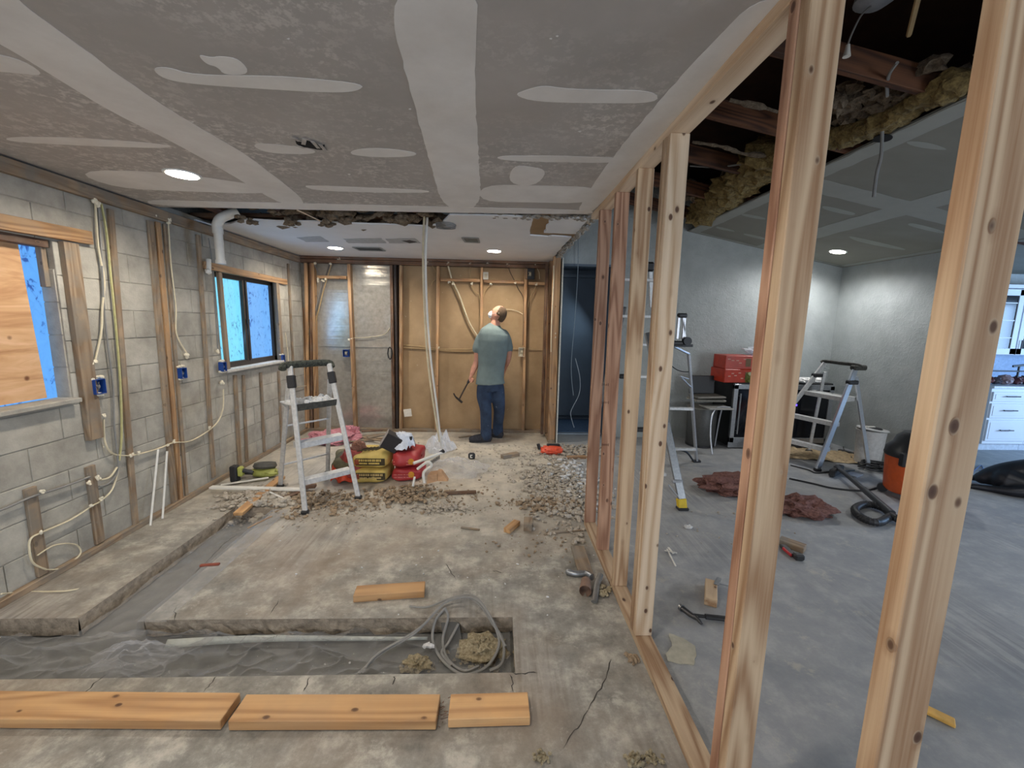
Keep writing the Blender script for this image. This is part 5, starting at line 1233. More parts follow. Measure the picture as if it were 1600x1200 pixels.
for x in (1060, 1069): lr('upper_rail', DY(x-2, 530, 4.5), DY(x+1, 494, 4.5), ALU, .03, .02)
lr('upper_rail', DY(1071, 533, 4.5), DY(1067, 496, 4.5), ALU, .02, .02); lr('upper_rail', DY(1018, 480, 4.5), DY(1016, 415, 4.45), ALUD, .04, .02)
obj('hinge_lock', MB().box(DY(1015, 417, 4.45), (.10, .06, .10), None, .02), BLK, t, M=Matrix())
tag(cable('hanging_cable', [DY(1030, 545, 4.6), DY(1050, 572, 4.6), DY(1064, 580, 4.6), DY(1076, 581, 4.6)], .006, CABK, None), 'thin dark cord sagging across the tall ladder', 'cord')

# ================================================================ BAGS OF MORTAR
def bag(c, d, m, label, seed, ang=0, z=0.0, band=None, amp=.10, cat='bag', group=None, sub=4):
    """pillow shaped filled paper sack"""
    rr = V(d)/2; bm = bmesh.new(); bmesh.ops.create_cube(bm, size=2); bmesh.ops.subdivide_edges(bm, edges=bm.edges, cuts=9, use_grid_fill=True); vs = []
    R = Matrix.Rotation(ang, 3, 'Z')
    for v in bm.verts:
        p = v.co; e = 4.2; k = (abs(p.x)**e+abs(p.y)**e+abs(p.z)**e)**(-1/e); q = p*k
        q = V((q.x*rr.x, q.y*rr.y, q.z*rr.z*(1-.18*q.x**4-.12*q.y**2))); q *= 1+amp*noise.noise(V((q.x*9, q.y*9, q.z*9+seed)))
        q = R @ q+V((c[0], c[1], z+rr.z*.95)); q.z = max(q.z, z+.001); vs.append(q)
    fs = [tuple(v.index for v in f.verts) for f in bm.faces]; bm.free()
    t = thing('mortar_bag', label, cat, (c[0], c[1], z), group); obj('sack', MB().add(vs, fs), m, t, smooth=True, M=Matrix()); return t, R, rr
YEL = plain('yellow_paper_sack', S(206, 178, 96), .7, var=.12, sc=9); RED = plain('red_plastic_sack', S(170, 52, 54), .45, var=.15, sc=9); OLV = plain('olive_sack', S(112, 106, 80), .7, var=.2); KHA = plain('khaki_print', S(196, 168, 110), .8); DKT = plain('dark_print', S(62, 52, 30), .8)
by = F(576, 757); ctr = V((by.x, by.y+.22, 0)); wY = .37
for k, z in ((0, 0), (1, .155)):
    t, R, rr = bag((ctr.x, ctr.y, 0), (wY+.02*k, .42, .165), YEL, ('lower yellow sack of the pair beside the ladder', 'upper yellow sack of the pair, with printed side panel')[k], 3+k, .03, z, amp=.12)
    fy = ctr.y-rr.y*1.0
    obj('label_panel', MB().box((ctr.x+.02, fy-.002, z+.082), (wY*.80, .006, .075), None, .002), DKT, t, M=Matrix())
    m = MB(); r = random.Random(5+k); x = ctr.x-.11
    while x < ctr.x+.14: w = r.uniform(.008, .018); m.box((x, fy-.007, z+.10), (w, .004, .022)); x += w+.006
    x = ctr.x-.11
    while x < ctr.x+.14: w = r.uniform(.02, .05); m.box((x, fy-.007, z+.068), (w, .004, .014)); x += w+.006
    obj('label_lettering', m, KHA if k == 0 else YEL, t, M=Matrix())
    obj('label_emblem', MB().box((ctr.x-.115, fy-.008, z+.082), (.045, .004, .055), None, .002), plain('red_emblem', S(140, 64, 40), .7), t, M=Matrix())
    if k: 
        m = MB()
        for i in range(6): m.box((ctr.x-.10+.035*i, ctr.y-.06+.01*i, z+.168), (.014, .16, .004), Matrix.Rotation(-.45, 3, 'Z'))
        obj('top_print', m, DKT, t, M=Matrix())
rx = F(630, 755); rc = V((rx.x+.02, rx.y+.22, 0))
for k, (z, hgt) in enumerate(((0, .15), (.14, .19))):
    t, R, rr = bag((rc.x, rc.y, 0), (.30-.0*k, .40, hgt), RED, ('lower red sack of the pair right of the yellow sacks', 'upper red sack of the pair, slumping to the right')[k], 9+k, -.05, z, amp=.2)
    m = MB()
    for i in range(2):
        x = rc.x-.12
        for q in range(4): w = (.03, .05, .02, .04)[q]; m.box((x+w/2, rc.y-.200, z+.085-.03*i+.02*(x-rc.x)), (w, .006, .007)); x += w+.01
    obj('white_print', m, plain('pale_print', S(206, 120, 112), .7), t, M=Matrix())
    obj('yellow_emblem', MB().lathe([(1e-6, 0), (.033, 0), (.033, .006), (1e-6, .006)], (rc.x+.06, rc.y-.196, z+.085), 9, Matrix.Rotation(1.57, 3, 'X')), plain('yellow_emblem', S(206, 142, 40), .7), t, M=Matrix())
lx = F(530, 757)
t, R, rr = bag((lx.x, lx.y+.28, 0), (.30, .42, .26), OLV, 'slumped olive sack behind the right ladder rail', 21, .3, 0, amp=.35)
t, R, rr = bag((lx.x+.08, lx.y+.18, .0), (.22, .26, .33), plain('dull_red_sack', S(158, 62, 54), .5, var=.2), 'crumpled red paper sack leaning on the yellow sacks', 25, .3, 0, amp=.4)
m = MB().sheet(lambda u, v: V((lx.x-.10+.26*u, lx.y+.03+.10*v+.03*math.sin(u*9), .02+.20*v*(1-.3*u)+.02*math.sin(u*14+v*4))), 14, 8)
o = obj('orange_netting', m, plain('orange_red_plastic', S(214, 74, 40), .5, var=.2), smooth=True); o.modifiers.new('s', 'SOLIDIFY').thickness = .012; tag(o, 'bright orange-red plastic sheet low in front of the olive sack', 'plastic sheet')
m = MB().blob(DY(560, 697, 4.3), (.07, .05, .06), 3, .7, 3, seed=4); tag(obj('crumpled_paper', m, plain('brown_paper', S(160, 116, 96), .8)), 'crumpled brownish paper on top of the leaning red sack', 'paper')
cb = DY(612, 690, 4.22); Rb = Matrix.Rotation(.55, 3, 'Y') @ Matrix.Rotation(.2, 3, 'Z')
t = thing('black_box', 'tilted black carton wedged between the yellow and red sacks', 'box', cb-V((0, 0, .1)))
obj('carton', MB().box(cb, (.17, .12, .17), Rb, .006), plain('black_carton', S(38, 34, 36), .6), t, M=Matrix()); obj('lid_edge', MB().box(cb+Rb @ V((-.088, 0, 0)), (.008, .125, .175), Rb, .001), plain('grey_card_edge', S(150, 140, 132), .8), t, M=Matrix())
m = MB(); c = DY(628, 683, 4.28)
m.sheet(lambda u, v: c+V((.14*(v**.6)*math.cos(u*6.283)*(1+.25*noise.noise(V((u*14, v*3, 1)))), .12*(v**.6)*math.sin(u*6.283), .05-.16*(v**2)+.10*abs(noise.noise(V((u*18, v*5, 3))))*v)), 60, 10)
tag(obj('white_plastic_bag', m, plain('shiny_white_bag', S(222, 226, 234), .3, bs=.6)), 'shiny white plastic bag lying on top of the red sacks', 'bag')
m = MB().tube([DY(642, 682, 4.25), DY(641, 692, 4.25)], .016, 10); tag(obj('black_bottle_neck', m, BLK), 'small black bottle neck beside the white bag', 'bottle')
m = MB().beam(DY(648, 710, 4.3), DY(660, 712, 4.3), .03, .02); tag(obj('red_bar', m, plain('dark_red_handle', S(110, 30, 26), .5)), 'dark red handle poking out right of the red sack', 'bar')
m = MB().prism([F(667, 756)+V((0, 0, .0)), F(683, 752), F(683, 748)+V((0, 0, .05)), F(668, 750)+V((0, 0, .05))], (.02, .10, .01)); m.prism([F(684, 752), F(700, 752), F(690, 746)+V((0, 0, .06)), F(684, 746)+V((0, 0, .07))], (0, .08, 0))
tag(obj('cardboard_piece', m, plain('brown_cardboard', S(176, 140, 106), .85)), 'bent brown cardboard piece below the clear plastic', 'cardboard')
# tape measure
t = thing('tape_measure', 'small black tape measure with a white mark on the dusty floor', 'tape measure', F(737, 716))
p = F(737, 717)+V((0, 0, .04)); obj('case', MB().box(p, (.085, .05, .078), None, .018), BLK, t, M=Matrix()); m = MB().box(p+V((-.012, -.027, 0)), (.012, .004, .04)).box(p+V((.0, -.027, .016)), (.02, .004, .010)).box(p+V((.0, -.027, -.016)), (.02, .004, .010)); obj('white_mark', m, WPL, t, M=Matrix())
# orange tool by the return wall
t = thing('orange_tool', 'orange-red tool case with a black handle at the foot of the return wall', 'tool', F(862, 706)); p = F(862, 709)
obj('case', MB().blob(p+V((0, 0, .05)), (.15, .08, .06), 3, .3, 4, seed=6, flatb=.001), plain('orange_plastic', S(224, 84, 52), .5, var=.2), t, smooth=True, M=Matrix())
obj('handle', MB().box(p+V((.02, .02, .115)), (.17, .05, .025), None, .008), BLK, t, M=Matrix()); obj('knob', MB().tube([p+V((-.16, 0, .06)), p+V((-.18, 0, .13))], .022, 10), BLK, t, smooth=True, M=Matrix())
# green and black power tool and its charger/battery on the side strip
t = thing('cordless_tool', 'yellow-green and black cordless sander lying on the floor by the ladder', 'power tool', F(414, 742)); p = F(414, 745)
obj('housing', MB().blob(p+V((0, 0, .05)), (.14, .07, .05), 3, .25, 3, seed=2, flatb=.002), plain('lime_plastic', S(160, 162, 84), .5, var=.2), t, smooth=True, M=Matrix())
obj('base_disc', MB().lathe([(.10, 0), (.115, .02), (.10, .055), (.04, .06)], p+V((-.01, .03, .09)), 22, Matrix.Rotation(-.2, 3, 'X')), plain('grey_rubber_pad', S(80, 78, 72), .7), t, smooth=True, M=Matrix())
obj('grip', MB().tube([p+V((-.10, 0, .05)), p+V((-.28, -.01, .06))], .028, 10), BLK, t, smooth=True, M=Matrix())
t = thing('impact_driver', 'black and lime cordless driver standing against the base plate', 'power tool', F(368, 752)); p = F(368, 753)
obj('battery', MB().box(p+V((0, 0, .09)), (.07, .08, .17), None, .012), BLK, t, M=Matrix()); obj('housing', MB().box(p+V((.055, .01, .11)), (.05, .06, .10), None, .012), plain('lime_plastic_2', S(172, 174, 88), .5), t, M=Matrix())
obj('nose', MB().tube([p+V((.08, .01, .12)), p+V((.17, .02, .09))], .022, 10), BLK, t, smooth=True, M=Matrix())
# ================================================================ SECOND ROOM
# wine coolers
def cooler(x0, x1, y0_, h, label, led=False):
    t = thing('beverage_cooler', label, 'drinks fridge', ((x0+x1)/2, y0_+.28, 0), 'beverage coolers against the grey wall'); w = x1-x0
    obj('cabinet', MB().box(((x0+x1)/2, y0_+.28, h/2+.02), (w, .50, h-.03), None, .006), plain('black_cabinet', S(20, 20, 22), .45, sc=4), t, M=Matrix())
    fy = y0_+.02; m = MB()
    for c, s_ in (((x0+.03, fy, h/2+.03), (.06, .04, h-.12)), ((x1-.03, fy, h/2+.03), (.06, .04, h-.12)), (((x0+x1)/2, fy, h-.05), (w, .04, .07)), (((x0+x1)/2, fy, .125), (w, .04, .07))): m.box(c, s_, None, .003)
    obj('door_frame', m, STEEL, t, M=Matrix()); obj('door_glass', MB().box(((x0+x1)/2, fy+.005, h/2+.03), (w-.1, .012, h-.2)), DGL, t, M=Matrix())
    obj('handle', MB().tube([(x0+.08, fy-.05, .22), (x0+.08, fy-.05, h-.14)], .010, 8).tube([(x0+.08, fy, .26), (x0+.08, fy-.05, .26)], .007, 6).tube([(x0+.08, fy, h-.18), (x0+.08, fy-.05, h-.18)], .007, 6), STEEL, t, smooth=True, M=Matrix())
    obj('kick_plate', MB().box(((x0+x1)/2, fy+.02, .05), (w, .03, .08)), STEEL if not led else plain('dark_kick', S(46, 44, 42), .6), t, M=Matrix())
    m = MB()
    for k in range(5): m.box(((x0+x1)/2, fy+.03, .25+k*(h-.38)/4), (w-.12, .01, .012))
    obj('shelf', m, plain('wood_shelf', S(72, 54, 40), .6), t, M=Matrix())
    if led: obj('display_light', MB().box((x0+.16, fy-.006, h-.30), (.03, .006, .02)), emit('blue_display', S(70, 50, 255), 6), t, M=Matrix())
    return t
CHh = .925
cooler(3.25, 3.92, 5.43, CHh, 'black drinks fridge with a steel framed glass door at the left')
cooler(3.99, 4.66, 5.43, CHh, 'second drinks fridge with a blue display behind the step ladder', True)
# boxes and bags on the coolers
def carton(c, d, m, label, ang=0, name='red_box'):
    t = thing(name, label, 'box', (c[0], c[1], c[2])); R = Matrix.Rotation(ang, 3, 'Z')
    obj('carton', MB().box((c[0], c[1], c[2]+d[2]/2), d, R, .008), m, t, M=Matrix())
    mm = MB(); r = random.Random(int(c[2]*50))
    for k in range(5): mm.box(V(c)+R @ V((-d[0]*.38+k*.05+r.uniform(0, .02), -d[1]/2-.002, d[2]*r.uniform(.3, .75))), (.035, .003, .012), R)
    obj('pale_print', mm, plain('pale_box_print', S(214, 170, 150), .7), t, M=Matrix())
    obj('dark_emblem', MB().box(V(c)+R @ V((d[0]*.28, -d[1]/2-.003, d[2]*.5)), (.07, .003, d[2]*.6), R, .001), plain('box_emblem', S(120, 96, 70), .7), t, M=Matrix()); return t
REDB = plain('glossy_red_carton', S(186, 58, 36), .4, var=.15, sc=12)
q0 = DY(1115, 598, 5.45); 
carton((3.30, 5.62, CHh), (.42, .34, .185), REDB, 'lower red carton on the left drinks fridge', .06)
carton((3.31, 5.62, CHh+.185), (.40, .33, .185), REDB, 'upper red carton on the left drinks fridge', -.03)
m = MB().blob((3.68, 5.64, CHh+.19), (.15, .15, .20), 4, .4, 3, seed=9); tag(obj('blue_bag', m, plain('blue_foil_bag', S(40, 92, 150), .35, var=.4, bs=.6), smooth=True), 'blue crinkled bag beside the red cartons', 'bag')
m = MB().blob((3.66, 5.64, CHh+.41), (.17, .12, .06), 3, .7, 4, seed=3); tag(obj('clear_wrap', m, FILMW), 'crumpled clear wrap on top of the blue bag', 'plastic wrap')
m = MB().blob((3.48, 5.47, CHh+.06), (.09, .07, .085), 3, .3, 3, seed=2, flatb=CHh+.005); tag(obj('green_bag', m, plain('olive_green_bag', S(96, 104, 40), .5, var=.3), smooth=True), 'small olive green bag in front of the red cartons', 'bag')
for i, (x, y, s_) in enumerate(((4.12, 5.58, .07), (4.28, 5.52, .08), (4.50, 5.56, .07))):
    m = MB().blob((x, y, CHh+.04), (s_*1.3, s_, .04), 3, .6, 4, seed=i+5, flatb=CHh+.005); tag(obj('white_paper', m, plain('white_paper', S(232, 230, 226), .8)), ('leftmost white paper lump on the second fridge', 'middle white paper lump on the second fridge', 'rightmost white paper lump on the second fridge')[i], 'paper')
# trash can with a folded chair and a scanner-like tray on top
t = thing('trash_can', 'grey metal trash can beside the left drinks fridge', 'trash can', F(1085, 692))
c = V((2.93, 5.62, 0)); obj('can_body', MB().lathe([(.17, .01), (.185, .03), (.195, .54), (.19, .55)], c, 28), plain('dull_grey_metal_can', S(84, 84, 82), .5, .4), t, smooth=True, M=Matrix()); obj('can_base', MB().lathe([(.19, 0), (.19, .03)], c, 28), BLK, t, M=Matrix())
obj('can_lid', MB().lathe([(.20, .54), (.205, .56), (.15, .585), (1e-6, .59)], c, 28), plain('can_lid_grey', S(128, 126, 118), .5, .3), t, smooth=True, M=Matrix())
t = thing('open_laptop_tray', 'black upright panel with a pale flat base on the trash can', 'equipment', (2.93, 5.6, .655))
obj('base_tray', MB().box((2.93, 5.55, .675), (.42, .30, .03), None, .01), plain('beige_tray', S(138, 134, 124), .6), t, M=Matrix()); obj('second_tray', MB().box((2.93, 5.53, .72), (.40, .28, .025), Matrix.Rotation(-.03, 3, 'Y'), .01), plain('beige_tray_2', S(118, 114, 106), .6), t, M=Matrix())
obj('upright_panel', MB().box((2.92, 5.68, .86), (.36, .03, .26), Matrix.Rotation(-.12, 3, 'X'), .01), BLK, t, M=Matrix())
t = thing('folding_chair', 'folded chair with a curved white tube beside the tall ladder', 'chair', (3.05, 5.4, 0))
obj('seat', MB().box((2.98, 5.36, .60), (.34, .30, .02), None, .01), plain('chair_seat_grey', S(150, 148, 142), .6), t, M=Matrix())
for dx in (0, .02): pass
obj('leg', MB().tube(smoothpts([V((3.14, 5.30, .61)), V((2.96, 5.28, .61)), V((2.88, 5.26, .50)), V((2.86, 5.22, .25)), V((2.87, 5.15, .01))], 6), .011, 8), ALU, t, smooth=True, M=Matrix())
obj('leg', MB().tube(smoothpts([V((3.14, 5.48, .61)), V((3.12, 5.50, .40)), V((3.10, 5.52, .01))], 6), .011, 8), ALU, t, smooth=True, M=Matrix())

# shop vacuum
p = F(1405, 786); vc = V((p.x+.24, p.y+.16, 0))
t = thing('shop_vacuum', 'orange shop vacuum with a black motor head behind the nearest stud', 'vacuum cleaner', vc)
obj('tank', MB().lathe([(.17, .05), (.195, .08), (.215, .42), (.21, .44)], vc, 32), plain('burnt_orange_tank', S(206, 88, 36), .45, var=.08), t, smooth=True, M=Matrix())
obj('tank_rim', MB().lathe([(.222, .42), (.228, .44), (.222, .465)], vc, 32), BLK, t, smooth=True, M=Matrix())
obj('motor_head', MB().lathe([(.225, .45), (.22, .50), (.17, .56), (.15, .62), (.10, .67), (1e-6, .68)], vc, 24), plain('black_motor_head', S(34, 36, 38), .35), t, smooth=True, M=Matrix())
obj('carry_handle', MB().tube(smoothpts([vc+V((-.10, -.05, .66)), vc+V((-.05, -.05, .72)), vc+V((.05, -.05, .72)), vc+V((.10, -.05, .66))], 5), .018, 8), BLK, t, smooth=True, M=Matrix())
obj('latch', MB().box(vc+V((-.21, -.10, .42)), (.04, .06, .14), None, .01), BLK, t, M=Matrix()); obj('latch', MB().box(vc+V((0, -.225, .42)), (.06, .04, .14), None, .01), BLK, t, M=Matrix())
obj('red_switch', MB().box(vc+V((.02, -.12, .63)), (.04, .03, .03), None, .005), plain('red_switch', S(190, 30, 34), .5), t, M=Matrix())
for a_ in range(4): an = a_*1.57+.78; q = vc+V((.19*math.cos(an), .19*math.sin(an), .045)); obj('caster', MB().lathe([(1e-6, -.02), (.045, -.02), (.045, .02), (1e-6, .02)], q, 16, Matrix.Rotation(1.57, 3, 'X') @ Matrix.Rotation(an, 3, 'Y')), BLK, t, smooth=True, M=Matrix())
hz = [F(1392, 812)+V((0, 0, .04)), F(1370, 823)+V((0, 0, .04)), F(1345, 815)+V((0, 0, .04)), F(1335, 802)+V((0, 0, .04)), F(1352, 794)+V((0, 0, .04)), F(1378, 800)+V((0, 0, .04)), F(1398, 818)+V((0, 0, .05)), F(1420, 822)+V((0, 0, .05))]
sm_ = smoothpts(hz, 12); obj('hose', MB().tube(sm_, [.034 if i % 2 else .029 for i in range(len(sm_))], 12), BLK, t, smooth=True, M=Matrix())
a = F(1392, 812)+V((0, 0, .06)); b = F(1306, 742)+V((0, 0, .10)); obj('wand', MB().tube([a, a.lerp(b, .45)], .030, 12).tube([a.lerp(b, .42), b], .024, 12), plain('dark_grey_wand', S(58, 60, 64), .45), t, smooth=True, M=Matrix())
hd_ = b+V((0, 0, -.05)); dd = V((.8, .55, 0)).normalized(); obj('floor_nozzle', MB().beam(hd_-dd*.16, hd_+dd*.16, .06, .09, (0, 0, 1), .012), BLK, t, M=Matrix()); obj('nozzle_neck', MB().tube([b, hd_+V((0, 0, .02))], .032, 10), BLK, t, smooth=True, M=Matrix())
# white bucket
p = V((4.70, 4.68, 0)); t = thing('white_bucket', 'white bucket with a loose lid between the step ladder and the vacuum', 'bucket', p+V((0, .16, 0)))
c = p+V((0, .16, 0)); obj('bucket_body', MB().lathe([(.13, .005), (.15, .43), (.155, .44)], c, 26), plain('dusty_white_bucket', S(206, 206, 204), .6), t, smooth=True, M=Matrix()); obj('lid', MB().lathe([(.15, 0), (.165, .01), (.155, .022), (1e-6, .022)], c+V((.01, 0, .44)), 26, Matrix.Rotation(.1, 3, 'Y')), plain('bucket_lid', S(190, 190, 188), .6), t, smooth=True, M=Matrix())
obj('lid_opening', MB().lathe([(1e-6, .0), (.07, 0), (.06, .012), (1e-6, .012)], c+V((.01, -.04, .462)), 16), BLK, t, M=Matrix()); obj('lid_tab', MB().box(c+V((-.02, 0, .48)), (.10, .03, .012), None, .003), WPL, t, M=Matrix())
# tan rubbish strip, cords and bar along the grey wall
tag(obj('tan_drop_cloth', MB().sheet(lambda u, v: V((3.7+1.2*u+.1*v, 5.05-.35*u+.55*v, .006+.05*abs(noise.noise(V((u*8, v*7, 2)))))), 30, 16), plain('tan_cloth', S(176, 154, 120), .9, var=.25)), 'crumpled tan cloth on the floor behind the step ladder', 'cloth')
def fc(pts, r, m, label): return tag(cable('floor_cord', [F(x, y)+V((0, 0, r+.002+(q[0] if q else 0))) for x, y, *q in pts], r, m, None), label, 'cord')
fc([(1295, 688), (1330, 700), (1370, 712), (1410, 728)], .009, CABK, 'black cord running along the tan cloth to the vacuum')
fc([(1235, 728), (1262, 735), (1275, 740), (1300, 738), (1335, 736)], .007, CABK, 'thin black cord under the near foot of the step ladder')
fc([(1233, 749), (1270, 757), (1300, 764), (1340, 768), (1365, 765), (1400, 750)], .009, CABK, 'black cord crossing the floor to the vacuum hose')
fc([(1420, 735), (1380, 727), (1345, 722), (1330, 715), (1345, 708), (1390, 712)], .007, CABK, 'looped cord by the white bucket')
fc([(1318, 690), (1320, 705), (1345, 712), (1365, 706), (1350, 698)], .006, CABK, 'small cord loops on the tan cloth')
tag(obj('flat_bar', MB().beam(F(1310, 705)+V((0, 0, .02)), F(1350, 714)+V((0, 0, .02)), .05, .02), BLK), 'short black bar on the floor behind the step ladder', 'bar')
m = MB(); r = random.Random(2); p = F(1372, 736)
for k in range(8): m.tube(smoothpts([p+V((r.uniform(-.2, .2), r.uniform(-.15, .15), r.uniform(.02, .09))) for _ in range(4)], 4), .010, 6)
tag(obj('tangled_cord', m, CABK, smooth=True), 'tangle of black cord left of the vacuum', 'cord')
tag(obj('paper_sheet', MB().box(F(1334, 742)+V((0, 0, .006)), (.17, .12, .006), Matrix.Rotation(.5, 3, 'Z')), plain('pale_leaflet', S(180, 186, 196), .6)), 'pale leaflet on the floor near the tangled cord', 'leaflet')
# claw hammer on the slab
p = F(1070, 965); t = thing('claw_hammer', 'black claw hammer on the slab between the doubled studs', 'hammer', p)
a = F(1078, 966)+V((0, 0, .022)); b = F(1150, 974)+V((0, 0, .022)); obj('handle', MB().tube([a, a.lerp(b, .35)], .010, 10).tube(smoothpts([a.lerp(b, .33), a.lerp(b, .6), b], 4), .017, 10, flat=.8), BLK, t, smooth=True, M=Matrix())
h0 = F(1066, 956)+V((0, 0, .022)); h1 = F(1082, 968)+V((0, 0, .022)); h2 = F(1096, 979)+V((0, 0, .016)); obj('hammer_head', MB().tube(smoothpts([h0, h1, h1.lerp(h2, .5)+V((0, 0, .008)), h2], 5), [.017]*5+[.014]*5+[.011]*4+[.008]*2, 10, flat=.9), plain('dark_forged_steel', S(84, 84, 86), .35, .8), t, smooth=True, M=Matrix())
obj('hammer_face', MB().tube([h0+(h0-h1)*.25, h0+(h0-h1)*.02], .020, 12), STEEL, t, smooth=True, M=Matrix())
tag(obj('metal_plate', MB().box(F(1120, 922)+V((0, 0, .062)), (.09, .03, .004), Matrix.Rotation(.9, 3, 'Z')).beam(F(1118, 924)+V((0, 0, .06)), F(1142, 926)+V((0, 0, .04)), .008, .006), STEEL), 'small metal plate lying across the pale offcut', 'metal plate')
# red and black tool under offcut
t = thing('utility_tool', 'dark tool with red side and black tip beside the grey offcut', 'tool', F(1238, 872)); a = F(1222, 856)+V((0, 0, .018)); b = F(1240, 872)+V((0, 0, .018))
obj('tool_body', MB().beam(a, b, .045, .03, (0, 0, 1), .006), plain('dark_tool_body', S(52, 50, 50), .5), t, M=Matrix()); obj('red_side', MB().beam(a.lerp(b, .3)+V((-.022, 0, .004)), b+V((-.02, 0, .004)), .012, .02, (0, 0, 1), .002), plain('red_side', S(206, 52, 56), .5), t, M=Matrix()); obj('black_tip', MB().box(b+V((.02, -.02, .005)), (.07, .05, .045), Matrix.Rotation(-.1, 3, 'Z'), .01), BLK, t, M=Matrix())
m = MB(); a = F(1042, 860)+V((0, 0, .012)); b = F(1056, 886)+V((0, 0, .006)); m.beam(a, b, .012, .008).beam(F(1038, 862)+V((0, 0, .01)), F(1058, 866)+V((0, 0, .01)), .010, .008).beam(F(1044, 858)+V((0, 0, .015)), F(1052, 868)+V((0, 0, .015)), .018, .006)
tag(obj('white_hook', m, WPL), 'small white plastic cross hook on the grey slab', 'hook')
m = MB(); 
for k in range(4): m.blob(F(1072+k*2.2, 824+(k % 2)*2)+V((0, 0, .012)), (.018, .014, .012), 2, .7, seed=k)
tag(obj('plaster_lump', m, RUBW), 'white plaster lump below the yellow ladder foot', 'plaster lump')
for i, (x, y, h_, w_) in enumerate(((1038, 880, .06, .03),)): pass

# sleeping black dog at the right edge
p0 = F(1540, 768); dogt = thing('dog', 'black dog lying on the pale floor at the right edge', 'dog', F(1580, 775))
dx = (F(1600, 778)-F(1540, 768)); dx.z = 0; dx.normalize(); dn = V((-dx.y, dx.x, 0))
def dp(s_, n_, z): return p0+dx*s_+dn*n_+V((0, 0, z))
b_ = MB(); limb(b_, [dp(.02, .22, .09), dp(.18, .24, .15), dp(.42, .26, .20), dp(.70, .28, .20), dp(.95, .28, .19), dp(1.12, .24, .15)], [.07, .13, .18, .185, .17, .10], n=18)
limb(b_, [dp(1.10, .24, .16), dp(1.24, .16, .12)], [.10, .085]); b_.blob(dp(1.32, .10, .09), (.11, .10, .085), 3, 0); limb(b_, [dp(1.36, .06, .07), dp(1.50, -.02, .05)], [.055, .038])
b_.blob(dp(1.27, .17, .16), (.05, .03, .06), 2, 0); b_.blob(dp(1.34, .02, .15), (.05, .03, .06), 2, 0)
limb(b_, [dp(.18, .16, .12), dp(.34, .06, .09), dp(.20, .00, .05), dp(.02, .03, .03), dp(-.10, .04, .022)], [.13, .09, .055, .035, .03])
limb(b_, [dp(.98, .14, .12), dp(1.05, .0, .06), dp(.90, -.08, .035), dp(.78, -.10, .028)], [.09, .05, .035, .032])
limb(b_, [dp(1.05, .12, .10), dp(1.2, -.06, .05), dp(1.34, -.12, .03)], [.08, .045, .032])
for q in ((-.12, .02), (-.125, .045), (-.115, .07)): limb(b_, [dp(q[0]+.04, q[1], .02), dp(q[0], q[1], .016)], [.016, .014], n=8)
limb(b_, [dp(.0, .25, .07), dp(-.12, .34, .03), dp(-.02, .46, .022), dp(.12, .5, .018)], [.035, .026, .02, .012], n=10)
FUR = plain('black_dog_coat', S(26, 26, 32), .42, var=.4, sc=14, bs=.4)
remeshed('coat', b_, FUR, dogt, .013, 4)
obj('paw_pad', MB().blob(dp(-.06, .055, .045), (.05, .02, .012), 2, .3, 3, Matrix.Rotation(math.atan2(dx.y, dx.x), 3, 'Z')), plain('pale_paw_fur', S(120, 116, 122), .8), dogt, smooth=True, M=Matrix())
obj('dark_nose', MB().blob(dp(1.53, -.04, .055), (.022, .022, .018), 2, 0), BLK, dogt, smooth=True, M=Matrix())
fc([(1520, 738), (1532, 728), (1536, 734), (1530, 736)], .005, plain('blue_cord', S(80, 110, 160), .5), 'thin blue looped cord above the dog')

# kitchen cabinets
CWT = plain('white_cabinet_paint', S(222, 228, 236), .45, var=.03, sc=3)
kx0 = F(1541, 706).x-.02; ky = 5.42; H = .90
HND = plain('bronze_handle', S(46, 42, 44), .4, .5)
def base_cab(x0, w, label, doors=False):
    t = thing('base_cabinet', label, 'cabinet', (x0+w/2, ky+.3, 0), 'white kitchen base cabinets')
    obj('cabinet_body', MB().box((x0+w/2, ky+.32, .5), (w-.002, .60, .80), None, .003), CWT, t, M=Matrix()); obj('toe_kick', MB().box((x0+w/2, ky+.34, .05), (w-.004, .56, .10)), plain('pale_toe_kick', S(196, 204, 214), .5), t, M=Matrix())
    for z, h in ((.785, .15), (.585, .22), (.30, .32)):
        d = obj('drawer', MB().box((x0+w/2, ky+.01, z), (w-.03, .022, h-.012), None, .004).box((x0+w/2, ky-.003, z), (w-.09, .006, max(.03, h-.08)), None, .002), CWT, t, M=Matrix())
        obj('handle', MB().tube([(x0+w*.28, ky-.035, z+.01), (x0+w*.60, ky-.035, z+.01)], .008, 8).tube([(x0+w*.33, ky, z+.01), (x0+w*.33, ky-.035, z+.01)], .006, 6).tube([(x0+w*.55, ky, z+.01), (x0+w*.55, ky-.035, z+.01)], .006, 6), HND, d, smooth=True, M=Matrix())
    return t
base_cab(kx0, .62, 'white drawer cabinet at the left end of the kitchen counter'); base_cab(kx0+.62, .62, 'white drawer cabinet second from the left end of the counter'); base_cab(kx0+1.24, .62, 'white drawer cabinet third from the left end of the counter')
tag(obj('countertop', MB().box((kx0+.95, ky+.31, .92), (1.94, .66, .035), None, .006), plain('pale_counter', S(216, 222, 230), .3)), 'pale countertop over the white drawers', 'countertop')
